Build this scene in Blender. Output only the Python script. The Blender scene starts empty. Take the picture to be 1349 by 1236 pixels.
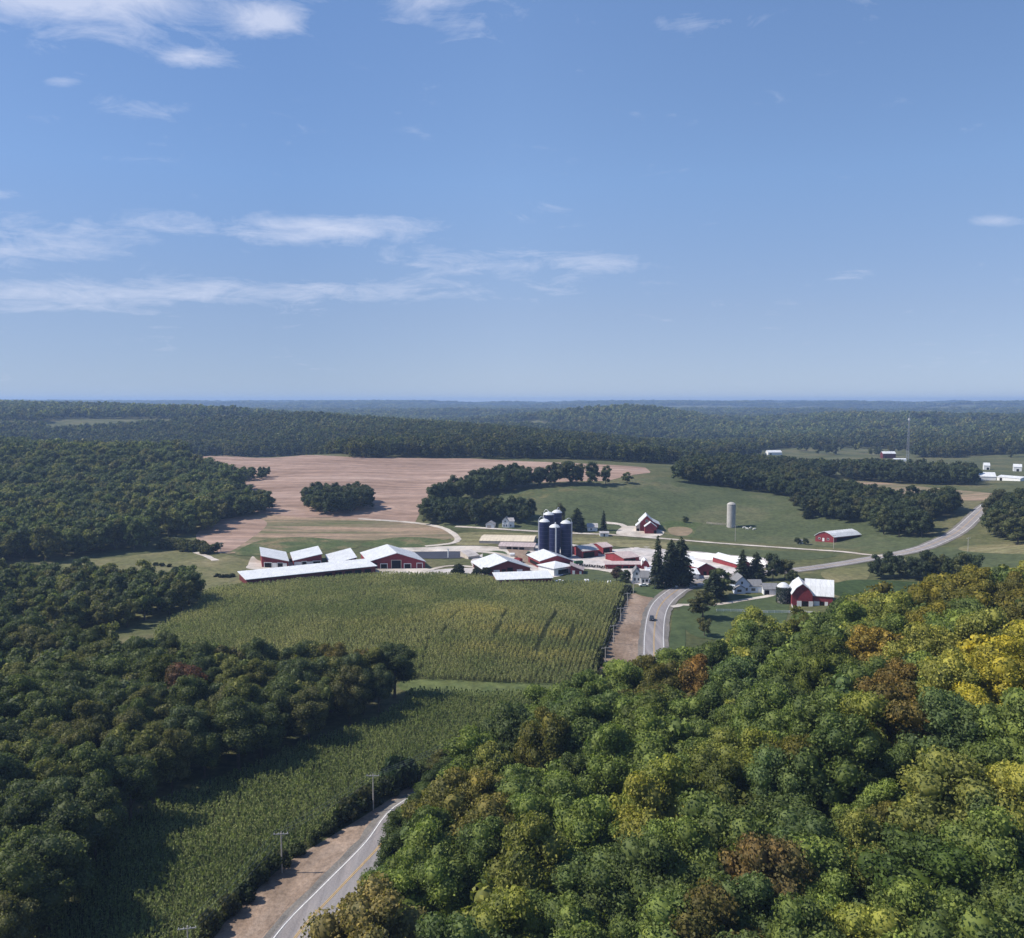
import bpy, math, random
import numpy as np
from mathutils import Vector
from mathutils.geometry import delaunay_2d_cdt

random.seed(7); RNG = np.random.default_rng(11)
SC = bpy.context.scene; COL = SC.collection
PW, PH, F, HC, EYE = 1349.0, 1236.0, 1130.0, 93.0, 529.0
PITCH = math.atan((PH / 2 - EYE) / F)
SUN_EL, SUN_AZ = math.radians(46), math.radians(-90)      # azimuth measured from +Y towards +X

# ------------------------------------------------------------------ terrain
def ray(px, py):
    a, b = (px - PW / 2) / F, -(py - PH / 2) / F
    cp, sp = math.cos(PITCH), math.sin(PITCH)
    return np.array([a, cp + b * sp, -sp + b * cp])

def proj(x, y, z):
    cp, sp = math.cos(PITCH), math.sin(PITCH)
    dz = z - HC
    dep = y * cp - dz * sp
    up = y * sp + dz * cp
    return PW / 2 + F * x / dep, PH / 2 - F * up / dep, dep

def at_z(px, py, z):
    d = ray(px, py); t = (z - HC) / d[2]
    return d[0] * t, d[1] * t

GP = [(400,1236,0),(300,1230,0),(500,1100,0),(100,1236,1),(0,1236,2),(200,1100,0),(0,1100,4),(300,1000,0),(0,950,4),
 (200,930,2),(530,960,0),(600,1000,0),(650,940,0),(760,910,0),(850,880,1),(860,840,1),(862,800,1),(890,776,1.5),
 (1000,755,2),(1042,753,2),(1120,742,4),(1205,726,7),(1262,699,12),(1290,672,18),(1330,655,22),
 (700,870,2.5),(500,860,3),(300,830,3),(700,820,6.5),(560,825,6.5),(400,800,5),(600,790,4.5),(825,782,1.5),
 (350,745,1),(520,745,.5),(650,735,1),(720,740,0),(780,725,1),(850,740,1),(900,750,1),(960,735,1),(1000,780,1),(1060,797,.5),
 (1100,790,2),(1180,775,4),(1300,745,8),(1349,720,12),(600,715,2),(430,715,2),(300,745,2),(200,780,2),(120,835,2),(100,745,3),
 (400,600,30),(300,603,28),(600,600,30),(750,602,28),(870,612,25),(1196,605,10),(1020,598,10),(1300,628,14),(1100,590,8),
 (860,632,26),(700,650,20),(620,668,12),(560,690,5),(780,645,22),(1000,642,16),(1050,662,14),(960,692,5),(850,700,3),(750,700,3),
 (1100,705,5),(1050,712,3),(1150,690,10),(1200,660,15),(950,618,24),(430,690,5),(350,700,4),(560,640,16),(450,650,14),(500,620,24),
 (650,625,24),(300,620,22),(340,660,11)]
WP = [(-28,436,1.6),(-28,400,3.6),(9.5,426,.6),(31,424,.6),(31,395,2.5),(0,395,3.4),(-98,425,2.6),(-98,400,3.4),(-62,442,1.4),(-131,408,3.0),(-450,750,22),(-600,900,38),(-350,700,12),(-480,1180,12),(-330,1020,8),(-450,860,32),(-340,800,18),(-537,900,32),(-300,600,6),(-420,600,12),(-680,1380,10),(-620,1000,34),
 (-1150,2300,66),(-437,1800,54),(-100,1500,40),(140,1250,24),(230,1150,11),(-100,2000,18),(140,1800,2),(300,1600,4),(443,2700,54),(443,2250,12),(800,2100,4),
 (0,2700,30),(205,2700,49),(-177,2700,14),(-80,2350,14),(683,2700,18),(800,2600,10),(-500,3300,14),(0,3300,10),(500,3300,10),(1000,3300,10),(1600,3300,10),(-1100,3300,50),(960,2600,35),(1250,2300,32),(1500,2500,33),(-2000,1500,60),(1500,1300,25),(-800,400,30),
 (800,400,40),(-400,150,15),(400,100,40),(-200,0,6),(0,40,4),(0,150,3),(30,150,8),(60,150,16),(90,150,25),(130,150,31),(65,110,8),
 (100,100,14),(30,110,4),(0,110,2),(150,110,26),(60,200,9),(98,260,9),(121,260,15),(150,220,26),(155,260,22),(60,260,3),(80,300,1.5),
 (130,320,3),(180,330,7),(250,300,24),(250,200,35),(0,200,1),(-30,150,0),(-28,190,0),(-5,230,0),(22,265,.3),(50,300,1),(220,400,8),(-90,130,1),
 (-1700,3200,62),(60,-60,5),(-60,-60,5)]
pts = []
for a, b, z in GP:
    x, y = at_z(a, b, z); pts.append((x, y, z))
pts += WP
pts = np.array(pts, float)

def qmap(x, y):
    r = np.hypot(x, y) + 25
    return np.stack([np.arctan2(x, y + 25) * 1.0, np.log(r) * .75], -1)

def tps(a, b):
    d2 = ((a[:, None, :] - b[None, :, :]) ** 2).sum(-1)
    return .5 * d2 * np.log(d2 + 1e-9)
Qc = qmap(pts[:, 0], pts[:, 1]); N = len(pts)
A = np.zeros((N + 3, N + 3)); A[:N, :N] = tps(Qc, Qc) + 2e-4 * np.eye(N)
A[:N, N] = 1; A[:N, N + 1:] = Qc; A[N, :N] = 1; A[N + 1:, :N] = Qc.T
WTS = np.linalg.solve(A, np.concatenate([pts[:, 2], [0, 0, 0]]))

_P = RNG.random((256, 256))
def vnoise(x, y):
    xi = np.floor(x).astype(int); yi = np.floor(y).astype(int)
    fx, fy = x - xi, y - yi; fx = fx * fx * (3 - 2 * fx); fy = fy * fy * (3 - 2 * fy)
    g = lambda i, j: _P[i & 255, j & 255]
    return (g(xi, yi) * (1 - fx) + g(xi + 1, yi) * fx) * (1 - fy) + (g(xi, yi + 1) * (1 - fx) + g(xi + 1, yi + 1) * fx) * fy
def fbm(x, y, o=4):
    s, a, t = 0, 1, 0
    for k in range(o):
        s = s + a * vnoise(x * 2 ** k + 17 * k, y * 2 ** k + 5 * k); t += a; a *= .5
    return s / t

def zt(x, y):
    x = np.atleast_1d(np.asarray(x, float)); y = np.atleast_1d(np.asarray(y, float))
    out = np.empty(x.size); X = x.ravel(); Y = y.ravel()
    for i in range(0, X.size, 20000):
        q = qmap(X[i:i + 20000], Y[i:i + 20000])
        out[i:i + 20000] = tps(q, Qc) @ WTS[:N] + WTS[N] + q @ WTS[N + 1:]
    r = np.hypot(X, Y)
    w = np.clip((r - 3000) / 900, 0, 1); w = w * w * (3 - 2 * w)
    n = np.clip((fbm(X / 1300 + 3, Y / 800 + 9, 4) - .3) / .35, 0, 1)
    k = np.clip((r - 5200) / 3600, 0, 1); k = k * k * (3 - 2 * k)
    far = 6 + 26 * n + k * (34 + 20 * n)
    out = out * (1 - w) + far * w
    u = X / np.maximum(Y, 1)
    out += np.where(r > 1200, (fbm(X / 260, Y / 260, 3) - .5) * np.clip((r - 1200) / 900, 0, 1) * 22, 0)
    out = np.clip(out, -3, 84)
    return out.reshape(x.shape)

def z1(x, y): return float(zt([x], [y])[0])

def U(px, py):
    """where the sight line through a point of the photograph meets the terrain"""
    d = ray(px, py)
    t = np.exp(np.linspace(math.log(60), math.log(9000), 420))
    x, y, z = d[0] * t, d[1] * t, HC + d[2] * t
    g = z - zt(x, y)
    k = np.argmax(g < 0)
    if g[k] >= 0: k = len(t) - 1
    if k == 0: k = 1
    a, b = t[k - 1], t[k]
    for _ in range(3):
        tt = np.linspace(a, b, 9); gg = HC + d[2] * tt - zt(d[0] * tt, d[1] * tt)
        j = max(1, int(np.argmax(gg < 0))); a, b = tt[j - 1], tt[j]
    m = (a + b) / 2
    return d[0] * m, d[1] * m

def W(*l):
    """outline: (px, py) photograph points on the ground, ('w', x, y) metres"""
    return [(p[1], p[2]) if p[0] == 'w' else U(*p) for p in l]

def smooth(P, n=6, closed=True):
    P = np.array(P, float); out = []; m = len(P)
    for i in range(m if closed else m - 1):
        g = (lambda k: P[k % m]) if closed else (lambda k: P[min(max(k, 0), m - 1)])
        a, b, c, d = g(i - 1), g(i), g(i + 1), g(i + 2)
        for t in np.arange(n) / n:
            out.append(.5 * (2 * b + (c - a) * t + (2 * a - 5 * b + 4 * c - d) * t * t + (3 * b - a - 3 * c + d) * t ** 3))
    if not closed: out.append(P[-1])
    return np.array(out)

def resample(P, s, closed=True):
    P = np.array(P, float)
    if closed: P = np.vstack([P, P[:1]])
    L = np.concatenate([[0], np.cumsum(np.hypot(*np.diff(P, axis=0).T))])
    n = max(3, int(L[-1] / s)); t = np.linspace(0, L[-1], n + 1)
    if closed: t = t[:-1]
    return np.stack([np.interp(t, L, P[:, 0]), np.interp(t, L, P[:, 1])], -1)

def inside(X, Y, poly):
    X = np.asarray(X); Y = np.asarray(Y); c = np.zeros(X.shape, bool); P = np.asarray(poly); j = len(P) - 1
    for i in range(len(P)):
        xi, yi, xj, yj = P[i, 0], P[i, 1], P[j, 0], P[j, 1]
        k = ((yi > Y) != (yj > Y)) & (X < (xj - xi) * (Y - yi) / (yj - yi + 1e-12) + xi)
        c ^= k; j = i
    return c

# ------------------------------------------------------------------ materials
def nt(name):
    m = bpy.data.materials.new(name); m.use_nodes = True
    t = m.node_tree; b = t.nodes['Principled BSDF']; return m, t, b
def lk(t, a, b): t.links.new(a, b)
def mapping(t, scale=(1, 1, 1), rot=0, kind='Object'):
    tc = t.nodes.new('ShaderNodeTexCoord'); mp = t.nodes.new('ShaderNodeMapping')
    mp.inputs['Scale'].default_value = scale; mp.inputs['Rotation'].default_value = (0, 0, rot)
    lk(t, tc.outputs[kind], mp.inputs['Vector']); return mp.outputs['Vector']
def noise(t, vec, scale, detail=5, rough=.6, dist=0):
    n = t.nodes.new('ShaderNodeTexNoise'); n.inputs['Scale'].default_value = scale; n.inputs['Detail'].default_value = detail
    n.inputs['Roughness'].default_value = rough; n.inputs['Distortion'].default_value = dist
    lk(t, vec, n.inputs['Vector']); return n.outputs['Fac']
def ramp(t, fac, stops):
    r = t.nodes.new('ShaderNodeValToRGB'); e = r.color_ramp.elements
    while len(e) < len(stops): e.new(.5)
    for i, (p, c) in enumerate(stops):
        e[i].position = p; e[i].color = (*c, 1) if len(c) == 3 else c
    lk(t, fac, r.inputs['Fac']); return r.outputs['Color']
def mix(t, fac, a, b, mode='MIX'):
    m = t.nodes.new('ShaderNodeMix'); m.data_type = 'RGBA'; m.blend_type = mode
    for s, v in ((m.inputs[0], fac), (m.inputs[6], a), (m.inputs[7], b)):
        if hasattr(v, 'is_linked'): lk(t, v, s)
        elif isinstance(v, (int, float)): s.default_value = v
        else: s.default_value = (*v, 1)
    return m.outputs[2]
def math_(t, op, a, b=0.):
    m = t.nodes.new('ShaderNodeMath'); m.operation = op
    for s, v in ((m.inputs[0], a), (m.inputs[1], b)):
        if hasattr(v, 'is_linked'): lk(t, v, s)
        else: s.default_value = v
    return m.outputs[0]
def bump(t, b, h, strength=.4, dist=.1):
    n = t.nodes.new('ShaderNodeBump'); n.inputs['Strength'].default_value = strength; n.inputs['Distance'].default_value = dist
    lk(t, h, n.inputs['Height']); lk(t, n.outputs['Normal'], b.inputs['Normal'])
def seal(b, rough, spec=.2):
    b.inputs['Roughness'].default_value = rough; b.inputs['Specular IOR Level'].default_value = spec

def m_ground(name, c1, c2, c3=None, big=.012, small=.35, rough=.95, stretch=(1, 1, 1), rot=0, lo=.35, hi=.65, amt=.5, bd=.25, streak=False):
    m, t, b = nt(name); v = mapping(t, stretch, rot); v0 = mapping(t)
    n = noise(t, v, big, 6, .62, .4); base = ramp(t, n, [(lo, c1), (hi, c2)] if c3 is None else [(lo, c1), ((lo + hi) / 2, c2), (hi, c3)])
    f = noise(t, v0, small, 4, .7); fr = ramp(t, f, [(.25, (1 - amt,) * 3), (.75, (1 + amt * .6,) * 3)])
    md = noise(t, v, .09, 6, .7, 1.2); mr = ramp(t, md, [(.3, (.80, .82, .84)), (.5, (1, 1, 1)), (.72, (1.22, 1.17, 1.12))])
    col = mix(t, 1., mix(t, 1., base, fr, 'MULTIPLY'), mr, 'MULTIPLY')
    if streak:
        wv = t.nodes.new('ShaderNodeTexWave'); wv.inputs['Scale'].default_value = .018; wv.inputs['Distortion'].default_value = 26; wv.inputs['Detail'].default_value = 4; wv.inputs['Detail Scale'].default_value = .35
        wv.bands_direction = 'Y'; lk(t, mapping(t, (.6, 1, 1), .12), wv.inputs['Vector'])
        col = mix(t, 1., col, ramp(t, wv.outputs['Fac'], [(0, (.84, .82, .80)), (.16, (1, 1, 1)), (.9, (1, 1, 1)), (1, (1.2, 1.2, 1.2))]), 'MULTIPLY')
    lk(t, col, b.inputs['Base Color']); seal(b, rough, .1)
    bump(t, b, f, .6, bd); return m

def m_flat(name, c, rough=.7, spec=.3, var=.12, scale=.6, metal=0, ribs=0):
    m, t, b = nt(name); v = mapping(t); n = noise(t, v, scale, 5, .65)
    lk(t, ramp(t, n, [(.3, tuple(k * (1 - var) for k in c)), (.7, tuple(min(1, k * (1 + var * .6)) for k in c))]), b.inputs['Base Color'])
    seal(b, rough, spec); b.inputs['Metallic'].default_value = metal
    return m

def m_roof(name, c, var=.2):
    """ribbed metal roofing with faint weather streaks"""
    m, t, b = nt(name); v = mapping(t, (1, 1, .2)); n = noise(t, v, .25, 6, .7); n2 = noise(t, mapping(t, (4, .35, 1)), .6, 4, .6)
    c1 = ramp(t, n, [(.3, tuple(k * (1 - var) for k in c)), (.7, c)])
    c2 = ramp(t, n2, [(.3, (1 - var,) * 3), (.6, (1, 1, 1))])
    lk(t, mix(t, 1., c1, c2, 'MULTIPLY'), b.inputs['Base Color']); seal(b, .55, .3); return m

def m_leaf(name, inst):
    """leaf colour comes from each tree; small random differences between leaf clumps"""
    m, t, b = nt(name)
    if inst:
        a = t.nodes.new('ShaderNodeAttribute'); a.attribute_type = 'INSTANCER'; a.attribute_name = 'tint'; colr = a.outputs['Color']
    else:
        a = t.nodes.new('ShaderNodeObjectInfo'); colr = a.outputs['Color']
    g = t.nodes.new('ShaderNodeNewGeometry')
    rnd = g.outputs['Random Per Island']
    k = ramp(t, rnd, [(0, (.5, .54, .5)), (.5, (1, 1, 1)), (1, (1.65, 1.55, 1.3))])
    n = noise(t, mapping(t), .35, 3, .6)
    k2 = ramp(t, n, [(.3, (.8, .86, .9)), (.7, (1.22, 1.14, .9))])
    c = mix(t, 1., mix(t, 1., colr, k, 'MULTIPLY'), k2, 'MULTIPLY')
    if not inst:                                     # turning leaves never cover a whole crown: some stay green
        n3 = noise(t, mapping(t), .16, 3, .55, .6); gf = ramp(t, n3, [(.45, (0, 0, 0)), (.62, (.42, .42, .42))])
        c = mix(t, gf, c, mix(t, 1., k, (.095, .118, .045), 'MULTIPLY'))
    lk(t, c, b.inputs['Base Color']); seal(b, .65, .25)
    tr = t.nodes.new('ShaderNodeBsdfTranslucent'); lk(t, mix(t, 1., c, (1.0, 1.1, .6), 'MULTIPLY'), tr.inputs['Color'])
    ms = t.nodes.new('ShaderNodeMixShader'); ms.inputs[0].default_value = .42
    lk(t, b.outputs[0], ms.inputs[1]); lk(t, tr.outputs[0], ms.inputs[2])
    lk(t, ms.outputs[0], t.nodes['Material Output'].inputs['Surface']); return m

M = {}
M['terrain'] = m_ground('meadow_grass', (.068, .078, .034), (.10, .105, .046), (.145, .13, .068), big=.02)
M['pasture'] = m_ground('pasture_grass', (.062, .078, .036), (.082, .098, .046), (.13, .125, .068), big=.02, lo=.3, hi=.72)
M['pale_pasture'] = m_ground('dry_pasture_grass', (.11, .115, .05), (.145, .14, .066), (.20, .175, .095), big=.025)
M['hay'] = m_ground('cut_hay_stubble', (.15, .145, .07), (.19, .175, .09), (.23, .20, .115), big=.03, stretch=(.25, 3, 1), rot=-.1, streak=True)
M['lawn'] = m_ground('mown_lawn', (.055, .078, .035), (.075, .098, .043), big=.06, amt=.35)
M['soil'] = m_ground('bare_cropland_soil', (.22, .148, .112), (.30, .208, .165), (.38, .275, .225), big=.014, small=.12, stretch=(.35, 2.2, 1), rot=.12, lo=.32, hi=.7, amt=.22, streak=True)
M['soil2'] = m_ground('grown_over_stubble', (.11, .115, .055), (.21, .165, .105), (.31, .22, .155), big=.03, small=.2, stretch=(.3, 2.6, 1), rot=-.15, lo=.36, hi=.62, amt=.3)
M['dirt'] = m_ground('graded_clay_dirt', (.19, .135, .098), (.26, .19, .142), (.35, .27, .215), big=.07, small=.9, amt=.4, stretch=(1, .5, 1), bd=.4)
M['gravel'] = m_ground('pale_gravel', (.36, .31, .26), (.47, .42, .37), (.58, .53, .48), big=.05, small=1.2, amt=.25)
M['concrete'] = m_ground('farmyard_concrete', (.36, .33, .31), (.48, .44, .42), (.60, .56, .54), big=.08, small=.5, amt=.2)
M['asphalt'] = m_ground('worn_highway_concrete', (.20, .185, .185), (.25, .23, .23), (.29, .27, .265), big=.08, small=2.5, amt=.16, stretch=(3, .3, 1), rot=.3)
M['shoulder'] = m_ground('gravel_shoulder', (.15, .14, .13), (.22, .20, .18), big=.15, small=2, amt=.35)
M['corn_floor'] = m_ground('green_brown_corn_soil', (.05, .058, .02), (.075, .08, .03), big=.05)  # dark green-brown ground under the corn plants
M['waterway'] = m_ground('lush_waterway_grass', (.085, .11, .042), (.115, .135, .052), big=.1)
M['crop_dark'] = m_ground('dense_soybean_rows', (.035, .055, .02), (.05, .075, .028), big=.03, stretch=(3, .3, 1))
M['wildgrass'] = m_ground('weedy_bank', (.06, .085, .03), (.09, .11, .045), (.19, .155, .085), big=.05, small=.6, amt=.6)
M['water'] = m_flat('slurry_water', (.05, .05, .062), .6, .15, .2, .05)
M['white_line'] = m_flat('white_road_paint', (.72, .71, .68), .6, .3, .25, 1.5)
M['yellow_line'] = m_flat('yellow_road_paint', (.55, .36, .13), .6, .3, .25, 1.5)
M['bark'] = m_flat('grey_brown_bark', (.11, .085, .065), .95, .05, .4, 2)
M['red'] = m_flat('red_barn_boards', (.23, .036, .042), .75, .2, .28, .5)
M['darkred'] = m_flat('maroon_steel_siding', (.13, .022, .026), .6, .3, .2, .5)
M['white'] = m_flat('white_painted_boards', (.74, .74, .74), .6, .3, .12, .7)
M['cream'] = m_flat('cream_concrete_wall', (.52, .45, .38), .85, .1, .2, .5)
M['whiteroof'] = m_roof('white_ribbed_metal_roof', (.71, .72, .735))
M['greyroof'] = m_roof('weathered_grey_metal_roof', (.50, .47, .46), .25)
M['pinkroof'] = m_roof('faded_pinkish_metal_roof', (.56, .45, .43), .25)
M['shingle'] = m_flat('grey_asphalt_shingles', (.21, .21, .22), .9, .1, .25, 2)
M['opening'] = m_flat('painted_interior_shade', (.018, .015, .014), .9, .05, .2, 1)  # near-black colour stands in for the shade inside open doorways
M['glass'] = m_flat('dark_window_glass', (.04, .05, .06), .15, .5, .1, 1)
M['houseblue'] = m_flat('pale_blue_siding', (.56, .62, .74), .6, .3, .06, .7)
M['tan_plate'] = m_flat('sandy_silage_cover', (.60, .52, .40), .85, .1, .2, .3)
M['plastic'] = m_flat('white_silage_plastic', (.82, .80, .78), .4, .4, .1, .6)
M['tower'] = m_flat('dull_tower_steel', (.24, .25, .28), .6, .2, .15, 1)
M['wood'] = m_flat('weathered_pole_wood', (.42, .39, .35), .9, .1, .25, 2)
M['steel'] = m_flat('galvanised_steel', (.55, .57, .60), .45, .5, .15, 1)
M['blacktyre'] = m_flat('black_rubber', (.02, .02, .02), .8, .2, .2, 3)
M['carwhite'] = m_flat('white_car_paint', (.80, .80, .80), .3, .5, .04, 1)
M['carblack'] = m_flat('black_car_paint', (.022, .02, .024), .3, .5, .1, 1)
M['cow'] = m_flat('white_cattle_hide', (.75, .72, .68), .9, .1, .1, 1)
M['ivy'] = m_flat('dark_ivy_leaves', (.035, .045, .03), .8, .1, .5, 3)
M['leaf_o'] = m_leaf('tree_foliage', False)
M['leaf_i'] = m_leaf('distant_tree_foliage', True)

def m_silo():
    m, t, b = nt('deep_blue_glazed_steel'); v = mapping(t)
    s = t.nodes.new('ShaderNodeSeparateXYZ'); lk(t, v, s.inputs[0])
    k = math_(t, 'FRACT', math_(t, 'MULTIPLY', s.outputs[2], .42)); line = math_(t, 'LESS_THAN', k, .09)
    n = noise(t, v, .5, 4, .6); base = ramp(t, n, [(.3, (.007, .010, .045)), (.7, (.011, .017, .068))])
    lk(t, mix(t, line, base, (.05, .06, .11)), b.inputs['Base Color']); seal(b, .5, .25); return m
M['silo'] = m_silo()
def m_stave():
    m, t, b = nt('grey_concrete_staves'); v = mapping(t)
    s = t.nodes.new('ShaderNodeSeparateXYZ'); lk(t, v, s.inputs[0])
    k = math_(t, 'FRACT', math_(t, 'MULTIPLY', s.outputs[2], 1.1)); line = math_(t, 'LESS_THAN', k, .14)
    n = noise(t, mapping(t, (1, 1, .25)), .6, 5, .7); base = ramp(t, n, [(.3, (.30, .28, .26)), (.7, (.52, .50, .47))])
    lk(t, mix(t, line, base, (.24, .23, .22)), b.inputs['Base Color']); seal(b, .9, .1); return m
M['stave'] = m_stave()

# ------------------------------------------------------------------ mesh helpers
def tag(o, label=None, cat=None, group=None, kind=None):
    if label: o['label'] = label
    if cat: o['category'] = cat
    if group: o['group'] = group
    if kind: o['kind'] = kind
    return o
def thing(name, label, cat, loc, group=None, rz=0.):
    o = bpy.data.objects.new(name, None); COL.objects.link(o); o.empty_display_size = .5
    o.location = loc; o.rotation_euler = (0, 0, rz); return tag(o, label, cat, group)
def npmesh(name, V, Fc, mats, mi=None, smooth_=False, attrs=None):
    """V (n,3); Fc (m,k) all polygons with the same corner count"""
    me = bpy.data.meshes.new(name); V = np.asarray(V, np.float32); Fc = np.asarray(Fc, np.int32)
    m, k = Fc.shape
    me.vertices.add(len(V)); me.vertices.foreach_set('co', V.ravel())
    me.loops.add(m * k); me.loops.foreach_set('vertex_index', Fc.ravel())
    me.polygons.add(m); me.polygons.foreach_set('loop_start', np.arange(0, m * k, k, dtype=np.int32))
    me.polygons.foreach_set('loop_total', np.full(m, k, np.int32))
    for mm in mats: me.materials.append(mm)
    if mi is not None: me.polygons.foreach_set('material_index', np.asarray(mi, np.int32))
    if smooth_: me.polygons.foreach_set('use_smooth', np.ones(m, bool))
    me.update(); me.validate(); return me
def link(name, me, parent=None, loc=(0, 0, 0)):
    o = bpy.data.objects.new(name, me); COL.objects.link(o); o.location = loc
    if parent is not None: o.parent = parent
    return o

class MB:
    def __init__(s): s.v = []; s.f = []
    def hexa(s, c):                                   # 8 corners: bottom 4 ccw, top 4 ccw
        n = len(s.v); s.v += [tuple(p) for p in c]
        s.f += [tuple(n + i for i in q) for q in ((3,2,1,0),(4,5,6,7),(0,1,5,4),(1,2,6,5),(2,3,7,6),(3,0,4,7))]
        return s
    def box(s, x, y, z, sx, sy, sz, a=0.):            # centre x, y; bottom z
        ca, sa = math.cos(a), math.sin(a); c = []
        for zz in (z, z + sz):
            for ux, uy in ((-1,-1),(1,-1),(1,1),(-1,1)):
                dx, dy = ux * sx / 2, uy * sy / 2; c.append((x + dx * ca - dy * sa, y + dx * sa + dy * ca, zz))
        return s.hexa(c)
    def poly(s, c):
        n = len(s.v); s.v += [tuple(p) for p in c]; s.f.append(tuple(range(n, n + len(c)))); return s
    def tube(s, P, R, k=8, cap=True):                 # P points, R radii
        P = [Vector(p) for p in P]; rings = []
        for i, p in enumerate(P):
            d = (P[min(i + 1, len(P) - 1)] - P[max(i - 1, 0)]).normalized()
            a = d.cross(Vector((0, 0, 1)) if abs(d.z) < .9 else Vector((1, 0, 0))).normalized(); b = d.cross(a)
            n = len(s.v); rings.append(n)
            for j in range(k):
                t = 2 * math.pi * j / k; s.v.append(tuple(p + (a * math.cos(t) + b * math.sin(t)) * R[i]))
        for i in range(len(P) - 1):
            for j in range(k):
                a, b = rings[i], rings[i + 1]; s.f.append((a + j, a + (j + 1) % k, b + (j + 1) % k, b + j))
        if cap:
            s.f.append(tuple(rings[0] + j for j in reversed(range(k)))); s.f.append(tuple(rings[-1] + j for j in range(k)))
        return s
    def lathe(s, x, y, prof, k=24):                   # prof: (radius, z)
        st = []
        for r, z in prof:
            n = len(s.v); st.append(n)
            for j in range(k):
                t = 2 * math.pi * j / k; s.v.append((x + r * math.cos(t), y + r * math.sin(t), z))
        for a, b in zip(st, st[1:]):
            for j in range(k): s.f.append((a + j, a + (j + 1) % k, b + (j + 1) % k, b + j))
        s.f.append(tuple(st[-1] + j for j in range(k))); s.f.append(tuple(st[0] + j for j in reversed(range(k))))
        return s
    def build(s, name, mat, parent=None, world=True, smooth_=False):
        off = parent.location if (parent is not None and world) else Vector((0, 0, 0))
        if parent is not None and parent.parent is not None and world: off = off + parent.parent.location
        me = bpy.data.meshes.new(name); me.from_pydata([(p[0] - off[0], p[1] - off[1], p[2] - off[2]) for p in s.v], [], s.f)
        me.materials.append(M[mat] if isinstance(mat, str) else mat); me.update()
        if smooth_: me.polygons.foreach_set('use_smooth', np.ones(len(me.polygons), bool))
        return link(name, me, parent)

# ------------------------------------------------------------------ ground sheet
th = np.concatenate([np.radians(np.linspace(-178, -41, 46)), np.radians(np.arange(-40, 40, .14)), np.radians(np.linspace(40, 178, 46))])
rr = np.exp(np.concatenate([[math.log(4)], np.linspace(math.log(12), math.log(1200), 420), np.linspace(math.log(1210), math.log(13000), 240)]))
T, R = np.meshgrid(th, rr); X, Y = R * np.sin(T), R * np.cos(T); Z = zt(X.ravel(), Y.ravel())
nr, nth = T.shape
idx = np.arange(nr * nth).reshape(nr, nth)
Fq = np.stack([idx[:-1, :-1], idx[:-1, 1:], idx[1:, 1:], idx[1:, :-1]], -1).reshape(-1, 4)
me = npmesh('ground', np.stack([X.ravel(), Y.ravel(), Z], -1), Fq, [M['terrain']], smooth_=True)
tag(link('ground', me), kind='structure')

def sheet(name, poly, mat, lift=.06, s=8., kind='structure', sm=True, label=None, cat=None):
    P = smooth(poly) if sm else np.array(poly, float)
    P = resample(P, s * .7)
    x0, y0 = P.min(0); x1, y1 = P.max(0)
    gx, gy = np.meshgrid(np.arange(x0, x1, s), np.arange(y0, y1, s)); gx = gx.ravel() + RNG.uniform(-.2, .2, gx.size) * s; gy = gy.ravel() + RNG.uniform(-.2, .2, gy.size) * s
    k = inside(gx, gy, P); I = np.stack([gx[k], gy[k]], -1)
    if len(I): I = I[np.min(np.hypot(I[:, None, 0] - P[None, :, 0], I[:, None, 1] - P[None, :, 1]), 1) > s * .35]
    A = np.vstack([P, I]) if len(I) else P
    n = len(P)
    v, e, f, *_ = delaunay_2d_cdt([Vector(p) for p in A.tolist()], [(i, (i + 1) % n) for i in range(n)], [list(range(n))], 1, 1e-4)
    V = np.array([tuple(p) for p in v]); z = zt(V[:, 0], V[:, 1]) + lift
    me = bpy.data.meshes.new(name); me.from_pydata([(a, b, c) for (a, b), c in zip(V.tolist(), z.tolist())], [], f)
    me.materials.append(M[mat]); me.polygons.foreach_set('use_smooth', np.ones(len(me.polygons), bool)); me.update()
    return tag(link(name, me), label, cat, kind=kind)

def ribbon(name, path, width, mat, lift=.12, side=0., kind='structure', nx=3, s=4., jag=0.):
    P = resample(path, s, closed=False)
    d = np.gradient(P, axis=0); d /= np.hypot(d[:, 0], d[:, 1])[:, None]; nrm = np.stack([d[:, 1], -d[:, 0]], -1)
    off = np.linspace(-width / 2, width / 2, nx) + side
    j = (RNG.random((len(P), 2)) - .5) * jag
    O = np.repeat(off[None, :], len(P), 0); O[:, 0] += j[:, 0]; O[:, -1] += j[:, 1]
    X = P[:, None, 0] + nrm[:, None, 0] * O; Y = P[:, None, 1] + nrm[:, None, 1] * O
    zc = zt(X.ravel(), Y.ravel()) + lift
    i = np.arange(X.size).reshape(X.shape); Fq = np.stack([i[:-1, :-1], i[:-1, 1:], i[1:, 1:], i[1:, :-1]], -1).reshape(-1, 4)
    me = npmesh(name, np.stack([X.ravel(), Y.ravel(), zc], -1), Fq[:, ::-1], [M[mat]], smooth_=True)
    return tag(link(name, me), kind=kind)

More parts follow.
